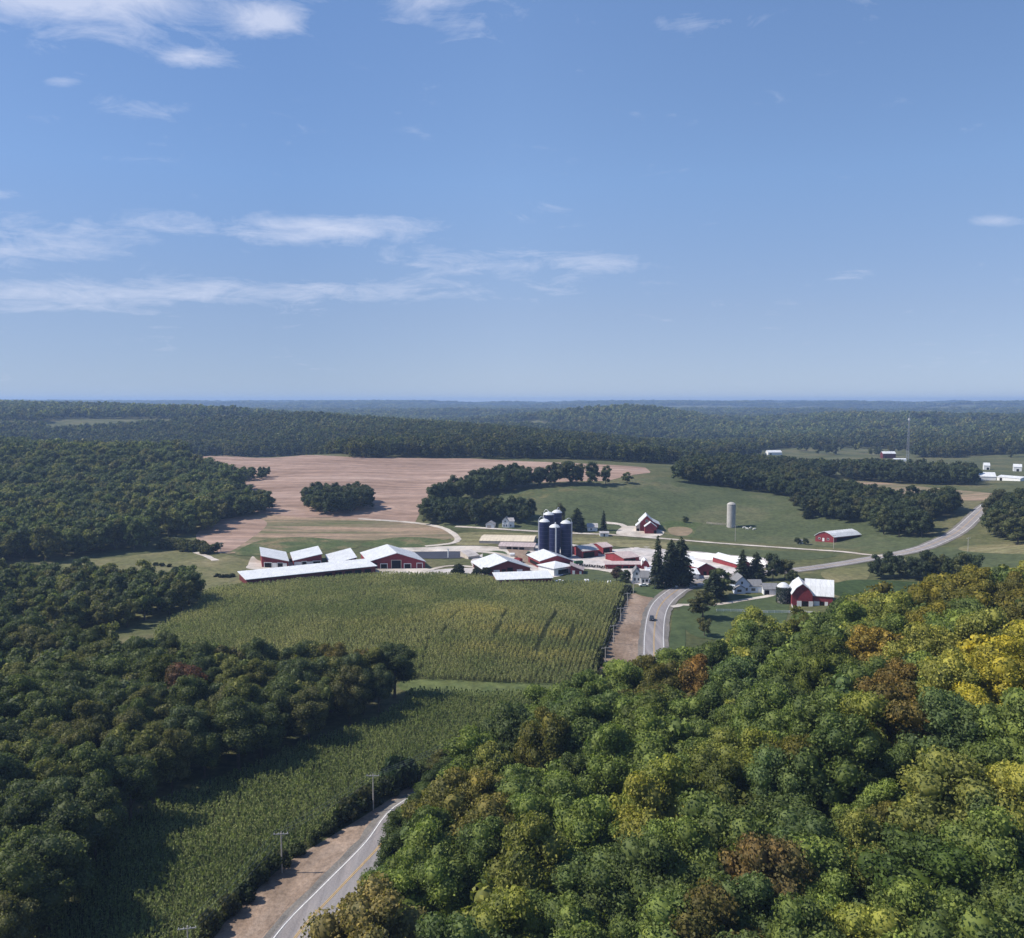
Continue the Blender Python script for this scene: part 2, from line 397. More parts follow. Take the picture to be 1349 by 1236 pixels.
# ------------------------------------------------------------------ fields, roads, yards (draped sheets)
sheet('hill_pasture', W((555,694),(600,672),(660,652),(720,644),(800,638),(860,629),(940,632),(1050,650),(1130,668),(1160,690),(1230,712),(1180,728),
    (1100,722),(1000,716),(900,708),(820,703),(760,700),(650,697)), 'pasture', .06, 12)
sheet('cropland', W((235,602),(300,600),(400,600),(455,602),(520,603),(620,604),(720,609),(850,616),(858,623),(800,634),(720,636),(650,636),(610,650),(555,672),(545,692),
    (500,688),(440,682),(380,682),(330,676),(352,668),(352,650),(290,636),(262,620)), 'soil', .10, 14, sm=False)
sheet('stubble_field', W((285,690),(330,678),(400,682),(470,684),(560,692),(600,704),(580,712),(500,712),(420,716),(350,722),(300,730),(272,722),(262,706)), 'soil2', .14, 8)
sheet('stubble_slope', W((258,706),(285,686),(330,682),(352,690),(330,710),(300,728),(280,726)), 'soil', .18, 8)
sheet('weedy_bank', W((310,728),(345,712),(400,708),(455,714),(470,722),(400,727),(330,733)), 'wildgrass', .22, 6)
sheet('weedy_bank', W((478,716),(530,708),(585,712),(580,720),(520,722),(485,722)), 'wildgrass', .24, 6)
sheet('dry_pasture', W((85,738),(140,736),(210,728),(270,724),(310,734),(335,742),(330,760),(302,776),(262,800),(205,820),(150,800),(90,770)), 'pale_pasture', .08, 8)
sheet('hay_strip', W((600,704),(640,701),(712,705),(800,710),(880,715),(880,726),(800,719),(712,714),(620,719),(596,714)), 'hay', .12, 7)
sheet('hay_strip', W((880,716),(960,722),(1060,728),(1105,731),(1060,738),(990,734),(900,724)), 'pasture', .14, 7)
sheet('bean_field', W((1228,724),(1290,722),(1420,722),(1430,755),(1300,758),(1232,752)), 'pasture', .10, 9)
sheet('ripe_field', W((1262,724),(1290,718),(1420,717),(1430,728),(1300,729)), 'hay', .16, 8)
sheet('bean_rows', W((1095,772),(1130,764),(1230,768),(1330,772),(1300,790),(1150,790),(1100,784)), 'crop_dark', .14, 7)
sheet('hay_strip', W((1085,752),(1140,744),(1142,764),(1110,768),(1088,764)), 'pale_pasture', .12, 7)
sheet('lawn', W((897,796),(915,786),(950,784),(1035,784),(1040,796),(1030,826),(1000,840),(930,842),(900,826)), 'lawn', .10, 6)
sheet('lawn', W((832,778),(848,773),(900,773),(884,782),(866,790)), 'lawn', .10, 5)
sheet('lawn', W((745,760),(752,751),(800,752),(826,762),(826,773),(752,772)), 'pasture', .18, 5)
sheet('lawn', W((886,812),(892,804),(900,812),(903,850),(890,880),(880,880)), 'lawn', .14, 5)
sheet('lagoon', W((543,729),(560,727.4),(615,727.4),(618,735),(555,736)), 'water', .22, 5)
sheet('lagoon_bank', W((505,724),(520,722),(622,719.5),(660,722),(672,731),(625,727),(545,727)), 'gravel', .18, 5)
sheet('farmyard', W((620,741),(640,728),(660,722),(664,714),(700,716),(745,716),(800,724),(850,720),(880,724),(1010,733),(1020,745),(960,757),(915,765),(880,770),(830,769),
    (806,757),(752,748),(735,760),(650,760)), 'concrete', .12, 6)
sheet('barn_apron', W((488,749),(560,749),(572,757),(492,760)), 'gravel', .16, 4)
sheet('barn_apron', W((327,744),(333,733),(346,740),(402,742),(396,750),(330,750)), 'gravel', .16, 4)
sheet('silage_pad', W((575,751),(652,749),(656,758),(575,757)), 'concrete', .20, 4)
sheet('grass_plot', W((640,727),(664,727),(668,736),(645,740),(636,735)), 'lawn', .24, 4)
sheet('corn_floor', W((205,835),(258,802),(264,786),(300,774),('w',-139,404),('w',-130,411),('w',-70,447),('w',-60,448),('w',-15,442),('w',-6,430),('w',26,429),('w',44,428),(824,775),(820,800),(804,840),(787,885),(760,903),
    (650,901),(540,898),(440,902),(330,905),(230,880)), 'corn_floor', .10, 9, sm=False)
CORN1 = smooth(W((205,835),(258,802),(264,786),(300,774),('w',-139,404),('w',-130,411),('w',-70,447),('w',-60,448),('w',-15,442),('w',-6,430),('w',26,429),('w',44,428),(824,775),(820,800),(804,840),(787,885),(758,902),
    (650,900),(540,897),(440,902),(330,905),(230,880)))
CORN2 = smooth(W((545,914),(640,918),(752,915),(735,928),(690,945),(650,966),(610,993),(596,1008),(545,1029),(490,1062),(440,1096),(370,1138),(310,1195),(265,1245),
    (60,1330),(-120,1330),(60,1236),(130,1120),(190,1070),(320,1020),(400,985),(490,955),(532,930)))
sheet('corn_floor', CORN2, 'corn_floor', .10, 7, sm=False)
sheet('grass_waterway', W((530,897),(650,899),(770,901),(752,916),(640,918),(545,915)), 'waterway', .14, 6)
DIRT = W((832,783),(846,786),(862,789),(855,800),(849,815),(846,840),(845,872),(826,892),(790,905),(768,905),(787,885),(804,842),(818,805))
sheet('dirt_verge', DIRT, 'dirt', .16, 4)

ROAD = smooth([*W((330,1330),(392,1232.6),(442.6,1177),(501,1115)), (-23, 190), (-9, 204), (9, 222), (25, 242), (37, 261), (45, 280), *W((861,877),(861.5,840),(864.5,813),(871,797),(884,784),(903,773),(940,763.5),
    (985,757),(1042,752),(1104,743.6),(1144.5,736.8),(1205,725),(1236,714),(1264,699),(1287,678),(1304,664),(1334,655.7),(1380,650))], 8, False)
R0 = resample(ROAD, 2, False)
def off_road(a, b, d0, d1):
    """ribbon outline beside the road, between two y positions"""
    P = R0[(R0[:, 1] > a) & (R0[:, 1] < b)]; d = np.gradient(P, axis=0); d /= np.hypot(*d.T)[:, None]; n = np.stack([-d[:, 1], d[:, 0]], -1)
    return np.vstack([P + n * d0, (P + n * d1)[::-1]])
sheet('dirt_verge', W((262,1262),(286,1229),(318,1194),(374,1141),(442,1099),(495,1066),(544,1034),(581,1019),(600,1010),(604,1016),(578,1034),(552,1050),(524,1070),(505,1090),(470,1120),(430,1160),(400,1200),(370,1262)), 'dirt', .14, 3)
ribbon('road_shoulder', ROAD, 11.6, 'shoulder', .17, jag=.6, nx=5)
ribbon('road', ROAD, 8.3, 'asphalt', .23, nx=7)
ribbon('road_marking', ROAD, .22, 'white_line', .27, side=-3.6, nx=2, s=3)
ribbon('road_marking', ROAD, .22, 'white_line', .27, side=3.6, nx=2, s=3)
ribbon('road_marking', ROAD, .14, 'yellow_line', .27, side=-.16, nx=2, s=3)
ribbon('road_marking', ROAD, .14, 'yellow_line', .27, side=.16, nx=2, s=3)
ribbon('farm_lane', smooth(W((472,684),(520,687),(560,691),(588,698),(603,709),(596,716),(560,720)), 6, False), 4.2, 'gravel', .28, jag=.8)
ribbon('farm_lane', smooth(W((600,694),(650,697),(700,700),(760,703),(820,706),(898,712),(1002,720),(1098,726.5),(1140,731),(1165,733)), 6, False), 3.6, 'gravel', .28, jag=.5)
ribbon('farm_lane', smooth(W((796,689),(818,691.5),(826,698),(822,704)), 6, False), 4.5, 'gravel', .30, jag=.5)
ribbon('farm_lane', smooth(W((625,727),(650,729),(680,736),(700,744)), 6, False), 5, 'gravel', .30, jag=.8)
ribbon('farm_lane', smooth(W((560,753),(590,746),(620,747),(650,752)), 6, False), 3.5, 'gravel', .26, jag=.6)
ribbon('farm_lane', smooth(W((755,748),(790,751),(815,757),(830,764)), 6, False), 3, 'gravel', .28, jag=.6)
ribbon('driveway', smooth(W((893,797),(940,797),(985,790),(1015,785),(1022,780)), 6, False), 3, 'gravel', .20, jag=.4)
ribbon('driveway', smooth(W((885,800),(892,799),(897,797)), 4, False), 3, 'gravel', .20, jag=.4)
ribbon('driveway', smooth(W((258,728),(272,733),(284,739)), 4, False), 4, 'gravel', .2, jag=.8)
sheet('stubble_strip', W((1122,646),(1305,660),(1305,650),(1200,640),(1130,634)), 'soil2', .2, 9)
sheet('barn_forecourt', W((822,694),(850,695),(874,700),(868,707),(840,708),(812,704)), 'gravel', .26, 5)
sheet('bare_lot', W((868,692),(884,686),(905,688),(926,690),(918,697),(912,708),(890,706),(872,703)), 'wildgrass', .2, 4)
sheet('bare_lot', W((880,697),(896,694),(912,698),(905,706),(886,705)), 'soil2', .24, 3)

# ------------------------------------------------------------------ foliage prototypes
def leaves(C, D, size, rnd=.8):
    """one kite-shaped leaf clump per centre C, facing roughly along D"""
    n = len(C); Nn = D + RNG.normal(0, rnd, (n, 3)); Nn /= np.linalg.norm(Nn, axis=1)[:, None]
    a = np.cross(Nn, RNG.normal(0, 1, (n, 3))); a /= np.linalg.norm(a, axis=1)[:, None]; b = np.cross(Nn, a)
    s = size * RNG.uniform(.65, 1.35, n)[:, None]
    q = [C + a * s * RNG.uniform(.8, 1.2, (n, 1)), C + b * s * RNG.uniform(.5, .9, (n, 1)) + Nn * s * .25, C - a * s * RNG.uniform(.7, 1.1, (n, 1)), C - b * s * RNG.uniform(.5, .9, (n, 1)) + Nn * s * .25]
    V = np.stack(q, 1).reshape(-1, 3); return V, np.arange(n * 4).reshape(n, 4)

def ball(c, r, k=6, h=4):
    u = np.arange(k) * 2 * np.pi / k; w = np.linspace(-.48, .48, h) * np.pi
    V = np.array([[c[0] + r * math.cos(b) * math.cos(a), c[1] + r * math.cos(b) * math.sin(a), c[2] + r * math.sin(b)] for b in w for a in u])
    return V, np.array([[i * k + j, i * k + (j + 1) % k, (i + 1) * k + (j + 1) % k, (i + 1) * k + j] for i in range(h - 1) for j in range(k)])

def crown(nl, nlf, size, Rx=5.2, Rz=5.6, zc=10.6, lr=(1.3, 2.3), core=.72, sq=1.):
    C = []; 
    for i in range(nl):
        a = RNG.uniform(0, 2 * np.pi); e = RNG.uniform(-.85, 1.0); c = math.sqrt(max(0, 1 - e * e)); k = RNG.uniform(.42, .93)
        C.append((c * math.cos(a) * Rx * k * sq, c * math.sin(a) * Rx * k, zc + e * Rz * k))
    C.append((0, 0, zc)); C = np.array(C); r = RNG.uniform(*lr, len(C)); r[-1] = Rx * .5
    Vs, Fs, n = [], [], 0
    for i in range(len(C)):
        m = nlf if i < nl else nlf // 3
        d = RNG.normal(0, 1, (m, 3)); d[:, 2] += .25; d /= np.linalg.norm(d, axis=1)[:, None]
        p = C[i] + d * r[i] * RNG.uniform(.78, 1.12, (m, 1)) * np.array([1, 1, .85])
        ok = np.ones(m, bool)
        for j in range(len(C)):
            if j != i: ok &= np.linalg.norm(p - C[j], axis=1) > r[j] * .72
        if ok.any():
            v, f = leaves(p[ok], d[ok], size); Vs.append(v); Fs.append(f + n); n += len(v)
        if core:
            v, f = ball(C[i], r[i] * core, *((7, 5) if nlf > 60 else (5, 3))); Vs.append(v); Fs.append(f + n); n += len(v)
    return np.vstack(Vs), np.vstack(Fs)

def trunk_mb(h=9, r=.34, limbs=5):
    b = MB(); b.tube([(0, 0, -.6), (.05, 0, .6), (.1, .1, h * .5), (0, .15, h)], [r * 1.5, r, r * .75, r * .35], 8)
    for i in range(limbs):
        a = 2 * math.pi * (i + .3 * random.random()) / limbs; z = h * (.42 + .1 * i); L = random.uniform(2.2, 3.4)
        b.tube([(0, .05, z), (math.cos(a) * L * .5, math.sin(a) * L * .5, z + L * .45), (math.cos(a) * L, math.sin(a) * L, z + L * 1.1)], [r * .45, r * .3, r * .12], 5)
    return b

def spruce(Hh=24., Rm=4.2, nl=30, seed=0):
    P, D = [], []
    for k in range(nl):
        t = k / (nl - 1); z = 2.2 + (Hh - 2.4) * t; rad = Rm * (1 - t) ** .62 * (.85 + .3 * RNG.random()) + .25
        nb = max(6, int(18 * (1 - t) + 6))
        for i in range(nb):
            a = RNG.uniform(0, 2 * np.pi); L = rad * RNG.uniform(.65, 1.15)
            for s in np.linspace(.2, 1, max(2, int(L * 3.6))):
                P.append((math.cos(a) * L * s, math.sin(a) * L * s, z - .38 * L * s * s + .25 * L * s)); D.append((math.cos(a) * .5, math.sin(a) * .5, .8))
    return leaves(np.array(P) + RNG.normal(0, .14, (len(P), 3)), np.array(D), .55, .4)

def corn_tuft():
    V, Fc = [], []
    for st in range(2):
        ox, oy = RNG.uniform(-.35, .35, 2)
        for i in range(5):
            a = RNG.uniform(0, 2 * np.pi); z = .5 + i * .38; L = RNG.uniform(.5, .8); w = .10
            c, s = math.cos(a), math.sin(a); n = len(V)
            for t, dz in ((0, 0), (.5, .35), (1, .12)):
                for g in (-1, 1): V.append((ox + c * L * t - s * w * g * (1.3 - t), oy + s * L * t + c * w * g * (1.3 - t), z + dz))
            Fc += [(n, n + 1, n + 3, n + 2), (n + 2, n + 3, n + 5, n + 4)]
        n = len(V); V += [(ox - .06, oy, 0), (ox + .06, oy, 0), (ox + .05, oy, 2.5), (ox - .05, oy, 2.5)]; Fc.append((n, n + 1, n + 2, n + 3))
        n = len(V); V += [(ox, oy - .1, 2.1), (ox, oy + .1, 2.1), (ox + .05, oy + .22, 2.75), (ox, oy - .2, 2.75)]; Fc.append((n, n + 1, n + 2, n + 3))
    return np.array(V), np.array(Fc)

def protos(name, L, mat='leaf_i'):
    c = bpy.data.collections.new(name)
    for i, (v, f) in enumerate(L):
        me = npmesh(f'{name}_shape', v, f, [M[mat]])
        o = bpy.data.objects.new(f'{name}_{i:02d}', me); c.objects.link(o)
    return c

def scatter(name, P, rot, scl, tint, pid, coll, label, cat):
    me = bpy.data.meshes.new(name); n = len(P); me.vertices.add(n); me.vertices.foreach_set('co', np.asarray(P, np.float32).ravel())
    for an, ty, key, dat in (('rot', 'FLOAT_VECTOR', 'vector', rot), ('scl', 'FLOAT_VECTOR', 'vector', scl), ('tint', 'FLOAT_COLOR', 'color', tint), ('pid', 'INT', 'value', pid)):
        a = me.attributes.new(an, ty, 'POINT'); a.data.foreach_set(key, np.asarray(dat, np.int32 if ty == 'INT' else np.float32).ravel())
    o = link(name, me); tag(o, label, cat, kind='stuff')
    g = bpy.data.node_groups.new(name, 'GeometryNodeTree')
    g.interface.new_socket('Geometry', in_out='INPUT', socket_type='NodeSocketGeometry'); g.interface.new_socket('Geometry', in_out='OUTPUT', socket_type='NodeSocketGeometry')
    gi, go = g.nodes.new('NodeGroupInput'), g.nodes.new('NodeGroupOutput')
    ip = g.nodes.new('GeometryNodeInstanceOnPoints'); ci = g.nodes.new('GeometryNodeCollectionInfo')
    ci.inputs['Collection'].default_value = coll; ci.inputs['Separate Children'].default_value = True; ci.inputs['Reset Children'].default_value = True
    def at(nm, ty):
        a = g.nodes.new('GeometryNodeInputNamedAttribute'); a.data_type = ty; a.inputs['Name'].default_value = nm; return a.outputs['Attribute']
    L = g.links.new
    L(gi.outputs[0], ip.inputs['Points']); L(ci.outputs[0], ip.inputs['Instance']); ip.inputs['Pick Instance'].default_value = True
    L(at('pid', 'INT'), ip.inputs['Instance Index']); L(at('rot', 'FLOAT_VECTOR'), ip.inputs['Rotation']); L(at('scl', 'FLOAT_VECTOR'), ip.inputs['Scale'])
    L(ip.outputs[0], go.inputs[0])
    md = o.modifiers.new('Scatter', 'NODES'); md.node_group = g; return o

HI = [crown(42, 380, .205, zc=9.4, Rx=RNG.uniform(4.9, 5.6), Rz=RNG.uniform(6.4, 7.6), sq=RNG.uniform(.85, 1.1)) for _ in range(7)]
MID = [crown(24, 66, .46, zc=8.8, Rx=RNG.uniform(4.9, 5.6), Rz=RNG.uniform(7, 8.2), sq=RNG.uniform(.85, 1.1)) for _ in range(5)]
LOW = [crown(12, 24, .95, zc=8.4, Rz=7.6, lr=(1.7, 2.6)) for _ in range(5)]
FARL = [crown(7, 15, 1.35, zc=8.4, Rz=7, lr=(2.2, 3.2), core=.8) for _ in range(4)]

# ------------------------------------------------------------------ corn
def corn(name, poly, ang, row, step, tintf, label, gaps=()):
    x0, y0 = poly.min(0) - 20; x1, y1 = poly.max(0) + 20; cx, cy = (x0 + x1) / 2, (y0 + y1) / 2; Rr = np.hypot(x1 - x0, y1 - y0) / 2
    a, b = np.meshgrid(np.arange(-Rr, Rr, row), np.arange(-Rr, Rr, step)); a = a.ravel(); b = b.ravel()
    a = a + RNG.normal(0, .10, a.size); b = b + RNG.uniform(-.4, .4, b.size) * step
    x = cx + a * math.cos(ang) + b * math.sin(ang); y = cy - a * math.sin(ang) + b * math.cos(ang)
    k = inside(x, y, poly) & (RNG.random(a.size) > .06)
    for (px1, py1, px2, py2, w) in gaps:
        p, q = np.array(U(px1, py1)), np.array(U(px2, py2)); d = q - p; L = np.hypot(*d); d /= L
        s = (x - p[0]) * d[0] + (y - p[1]) * d[1]; e = abs((x - p[0]) * -d[1] + (y - p[1]) * d[0]); k &= ~((s > 0) & (s < L) & (e < w))
    x, y = x[k], y[k]; n = len(x); z = zt(x, y)
    s = RNG.uniform(.85, 1.12, n) * (0.85 + .25 * fbm(x / 14, y / 14, 3))
    print(name, n)
    scatter(name, np.stack([x, y, z], -1), np.stack([RNG.normal(0, .05, n), RNG.normal(0, .05, n), RNG.uniform(0, 6.28, n)], -1),
            np.stack([s * .95, s * .95, s * .95], -1), tintf(x, y), RNG.integers(0, 5, n), CORNP, label, 'corn')
CORNP = protos('corn_plant', [corn_tuft() for _ in range(5)])
def blobs(x, y, L):
    s = np.zeros(len(x))
    for px, py, a, b, k in L:
        q = U(px, py); s = np.maximum(s, k * np.exp(-((x - q[0]) / a) ** 2 - ((y - q[1]) / b) ** 2))
    return s
def tint_main(x, y):
    n = fbm(x / 22, y / 22, 4); g = np.clip((n - .3) / .4, 0, 1)[:, None]
    c = np.array([.20, .225, .11]) * (1 - g) + np.array([.32, .315, .17]) * g
    y_ = np.clip(blobs(x, y, [(625,808,14,11,1), (600,815,14,9,.7), (690,832,20,6,1.1), (745,838,16,6,1.1), (775,838,8,6,.8), (640,858,20,6,.6), (720,868,18,6,.8), (520,822,24,7,.45)]) * (.1 + 1.3 * fbm(x / 9, y / 7, 4)), 0, 1)[:, None]
    c = c * (1 - y_) + np.array([.44, .38, .17]) * y_
    return np.concatenate([c * RNG.uniform(.85, 1.15, (len(x), 1)), np.ones((len(x), 1))], -1)
def tint_low(x, y):
    n = fbm(x / 12 + 5, y / 12, 4); g = np.clip((n - .3) / .4, 0, 1)[:, None]
    c = np.array([.14, .172, .075]) * (1 - g) + np.array([.205, .235, .108]) * g
    return np.concatenate([c * RNG.uniform(.85, 1.15, (len(x), 1)), np.ones((len(x), 1))], -1)
a0 = np.array(U(704, 862)); a1 = np.array(U(733, 808)); ANG = math.atan2(a1[0] - a0[0], a1[1] - a0[1])
corn('cornfield', CORN1, ANG, 1.6, .8, tint_main, 'tall green corn with yellowed patches covering the round knoll in front of the farm',
     [(733,808,704,864,.62), (613,800,582,838,.5), (668,808,648,850,.5), (757,828,745,852,.5), (665,768,642,786,.5), (482,770,460,800,.5), (492,770,470,802,.5),
      (380,780,320,826,.5), (362,786,318,830,.5), (372,800,338,830,.5), (565,845,550,900,.45), (320,782,300,806,.5)])
corn('cornfield', CORN2, math.atan2(25, 60), 1.15, .8, tint_low, 'light green corn filling the valley strip between the left wood and the highway')

# ------------------------------------------------------------------ trees
def poly_trees(poly, sp, jit=.36):
    P = np.array(poly); x0, y0 = P.min(0); x1, y1 = P.max(0)
    gx, gy = np.meshgrid(np.arange(x0, x1, sp), np.arange(y0, y1, sp * .87)); gx = gx + (np.arange(gx.shape[0])[:, None] % 2) * sp / 2
    gx = gx.ravel() + RNG.uniform(-jit, jit, gx.size) * sp; gy = gy.ravel() + RNG.uniform(-jit, jit, gy.size) * sp
    k = inside(gx, gy, P); return np.stack([gx[k], gy[k]], -1)

LEFT_NEAR = W((-150,1300),(60,1300),(70,1236),(140,1120),(195,1072),(320,1018),(400,984),(490,953),(528,932),(528,915),(450,908),(330,905),(150,882),(0,855),(-150,850))
LEFT_MID = W((-150,846),(0,838),(100,838),(170,828),(222,815),(258,798),(250,785),(200,780),(100,775),(0,772),(-150,770))
LEFT_HILL = W((-150,752),(60,740),(130,733),(200,723),(215,710),(280,701),(300,690),(312,680),('w',-232,700),('w',-248,790),(250,612),(238,600),('w',-480,1060),('w',-900,1100),('w',-800,600))
KNOB = W((290,686),(318,684),(352,678),(354,668),(330,662),(300,664))
SPUR = W((280,634),(354,633),(354,628),(285,626))
CLUMP = W((399,673),(430,679),(465,679),(489,671),(485,660),(440,658),(404,662))
TL_LOW = W((551,690),(600,693),(650,692),(703,690),(704,682),(660,677),(600,678),(556,680))
TL_CREST = W((560,676),(600,664),(640,654),(700,644),(782,641),(782,637),(700,638),(640,643),(600,655),(570,668))
PASTURE_WOOD = W((884,634),(960,643),(1040,655),(1050,668),(1052,682),(1090,686),(1135,692),(1150,703),(1215,712),(1232,706),(1212,690),(1250,682),(1268,673),(1235,669),(1150,667),(1100,652),(1072,640),(1108,626),(1000,619),(900,619))
RIGHT_EDGE = W((1296,690),(1304,708),(1345,719),(1450,722),(1450,690),(1345,672),(1310,676))
ROW = W((1140,763),(1225,766),(1290,769),(1284,763),(1220,757),(1146,757))
FAR_BELT = W((1110,632),(1160,636),(1283,640),(1283,630),(1200,626),(1158,624),(1110,624))
HILL = [(-34,95),(-24,128),(-19,150),(-13,170),(-6,187),(4,205),(16,222),(30,238),(42,254),(53,268),(66,276),(84,279),(104,282),(125,288),(150,302),(178,322),(230,335),(270,280),(270,60),(60,55),(-10,70)]
SPOTS = [   # x, y in the photograph, reach, colour, colour word
 (1312,885,50,(.42,.36,.05),'bright yellow'), (1340,850,30,(.38,.34,.05),'bright yellow'), (1150,858,30,(.30,.22,.05),'amber'), (1240,790,30,(.20,.175,.03),'yellow-green'), (1285,775,26,(.19,.17,.035),'yellow-green'),
 (1335,800,26,(.17,.15,.035),'yellow-green'), (1170,790,16,(.16,.14,.03),'yellow-green'), (1050,815,22,(.13,.13,.03),'yellow-green'), (940,842,20,(.26,.20,.045),'amber'), (932,888,18,(.21,.12,.035),'orange-brown'),
 (1190,920,32,(.17,.12,.035),'orange-brown'), (1075,985,22,(.14,.13,.03),'yellow-green'), (1090,895,36,(.11,.135,.03),'yellow-green'), (1035,780,0,(.1,.1,.03),'x'), (845,895,26,(.12,.11,.03),'olive'), (860,930,26,(.10,.125,.03),'yellow-green'),
 (745,1083,15,(.17,.045,.04),'dull red'), (650,1060,26,(.19,.165,.05),'olive'), (600,1045,22,(.18,.165,.05),'olive'), (725,975,20,(.13,.125,.03),'yellow-green'), (1010,1100,26,(.17,.12,.05),'russet'), (950,1030,34,(.10,.115,.025),'yellow-green'),
 (940,1225,34,(.14,.115,.035),'olive'), (1110,1180,20,(.13,.105,.05),'brownish'), (1190,1155,36,(.075,.12,.025),'bright green'), (1320,1030,24,(.18,.125,.035),'amber'), (1290,1200,22,(.15,.075,.05),'russet'), (1250,1080,30,(.10,.105,.03),'olive'),
 (1175,1090,26,(.13,.12,.03),'yellow-green'), (250,895,14,(.12,.055,.035),'russet'), (148,1050,22,(.085,.05,.032),'brownish'), (440,850,22,(.15,.12,.035),'amber'), (470,858,16,(.14,.11,.035),'amber'), (210,895,20,(.085,.10,.025),'yellow-green'),
 (90,835,16,(.075,.09,.025),'yellow-green'), (175,750,14,(.075,.09,.025),'yellow-green'), (310,860,18,(.10,.095,.04),'olive')]
SPOTS = [s for s in SPOTS if s[2] > 0]
GREENS = np.array([(.062,.080,.031), (.050,.066,.029), (.074,.094,.034), (.086,.088,.036), (.056,.074,.036), (.104,.112,.038)]) * np.array([1.5, 1.46, 1.55])
HGREENS = np.array([(.074,.096,.034), (.058,.078,.031), (.090,.114,.036), (.108,.112,.038), (.062,.086,.040), (.130,.138,.040), (.048,.064,.029), (.115,.095,.048), (.155,.148,.042)]) * np.array([1.95, 1.98, 1.65])
WORDS = ['mid green', 'dark green', 'fresh green', 'olive green', 'deep bluish green', 'light green', 'very dark green', 'brownish olive', 'yellow-green']

T = []        # x, y, z, height scale, width scale, colour (3), word, zone
def grow(poly, sp, zone, pal=GREENS, s=(.8, 1.2), pw=None, keep=1.):
    for x, y in poly_trees(poly, sp):
        if RNG.random() > keep: continue
        k = int(RNG.choice(len(pal), p=pw)); h = RNG.uniform(*s); w = h * RNG.uniform(.88, 1.15)
        T.append([x, y, None, h, w, pal[k] * RNG.uniform(.85, 1.15), WORDS[k], zone])
grow(HILL, 8.1, 'hill', HGREENS, (.68, 1.42), [.25, .16, .20, .09, .09, .10, .04, .015, .055])
grow(LEFT_NEAR, 8.0, 'near', s=(.85, 1.15)); grow(LEFT_MID, 8.2, 'mid', s=(.7, 1.05)); grow(LEFT_HILL, 9.4, 'lefthill', GREENS * 1.15, (.75, 1.35)); grow(KNOB, 8, 'knob', s=(.8, 1.05)); grow(SPUR, 8, 'spur', s=(.55, .75))  # left hill greens lightened to read as a sunlit slope
DG = GREENS * np.array([.62, .66, .78]); grow(CLUMP, 8, 'clump', DG, (.85, 1.1)); grow(TL_LOW, 8, 'lowrow', DG, (.8, 1.1)); grow(TL_CREST, 8.2, 'crest', DG, (.95, 1.3)); grow(PASTURE_WOOD, 8.6, 'pasturewood', DG, (.8, 1.15))
grow(RIGHT_EDGE, 8.5, 'rightedge', DG); grow(ROW, 6.6, 'row', DG, (.6, .9)); grow(FAR_BELT, 9, 'belt', DG)
for px, py, h, w, z in [(798,638,.95,.9,'lone tree at the right end of the crest tree line'), (826,637,.6,.85,'low round tree past the right end of the crest tree line'),
    (720,696,.75,.8,'tree just left of the broad dark spruce behind the silos'), (738,690,.9,.8,'tree touching the left side of the broad spruce behind the silos'),
    (926,815,.75,1.05,'tree on the lawn beside the highway bend'), (928,838,.5,.6,'small tree below the lawn tree at the highway bend'),
    (812,766,.5,.62,'brownish-topped tree left of the white farmhouse by the corn'), (824,768,.42,.62,'dense low tree touching the left wall of the white farmhouse'),
    (948,786,.85,1.15,'tree beside the highway left of the pale blue house'), (1018,764,.85,.9,'tree behind the pale blue house'), (1034,764,.7,.8,'tree behind the grey-roofed garage'),
    (1044,768,.42,.5,'small tree above the top of the ivy-covered silo'), (286,728,.42,.62,'round dark tree at the end of the scrub strip on the left pasture'),
    (903,689,.3,.42,'small round tree in the bare lot right of the twin-gabled barn'), (1050,717,.3,.42,'left one of two round trees flanking a tiny white shed'), (1061,718,.28,.4,'right one of two round trees flanking a tiny white shed')]:
    x, y = U(px, py); k = RNG.integers(0, 5); c = GREENS[k] * .8
    if 'brownish' in z: c = np.array((.075, .05, .04))
    T.append([x, y, None, h, w, c, WORDS[k] if 'brownish' not in z else 'brownish', '*' + z])
for x, y, h, w, c, wd, z in [(-19,178,.68,.82,(.07,.1,.03),'mid green','tree leaning over the near highway where the road disappears'),(-16,186,.7,.85,(.05,.075,.028),'dark green','tree behind the one leaning over the near highway'),
    (-17,207,.42,.6,(.11,.11,.034),'olive','tree among the low roadside trees where the highway is hidden'),(-11,214,.45,.65,(.05,.078,.028),'dark green','last low roadside tree below the valley utility pole'),(-21,168,.62,.75,(.075,.105,.03),'fresh green','tree whose crown overhangs the yellow centre line of the near highway'),
    (37,251,.82,.95,(.15,.145,.035),'yellow-green','tree hiding the foot of the highway bend beside the graded dirt'),(29,243,.7,.8,(.13,.13,.035),'yellow-green','smaller tree left of the one hiding the highway bend'),(14,229,.6,.8,(.06,.08,.03),'dark green','low tree below the graded dirt'),(22,236,.62,.8,(.085,.1,.032),'mid green','low tree just left of the yellow-green trees below the graded dirt')]:
    T.append([x, y, None, h, w, np.array(c), wd, '*' + z])
for x, y, h, w, c, wd, z in [(-21,117,.62,.75,(.11,.16,.045),'fresh green','tree touching the bottom edge beside the near highway'),(-23,130,.68,.78,(.08,.12,.04),'mid green','second tree up from the bottom edge beside the near highway'),
    (-22,144,.72,.8,(.10,.15,.045),'fresh green','third tree up from the bottom edge beside the near highway'),(-21,156,.68,.8,(.07,.10,.04),'dark green','fourth tree up from the bottom edge beside the near highway'),
    (86,152,1.15,1.1,(.44,.38,.05),'bright yellow','big tree, left one of the golden clump at the right edge'),(95,160,1.2,1.1,(.42,.35,.05),'bright yellow','tree in the back of the golden clump at the right edge'),(90,141,1.0,1.0,(.40,.35,.05),'bright yellow','lower tree of the golden clump at the right edge')]:
    T.append([x, y, None, h, w, np.array(c), wd, '*' + z])
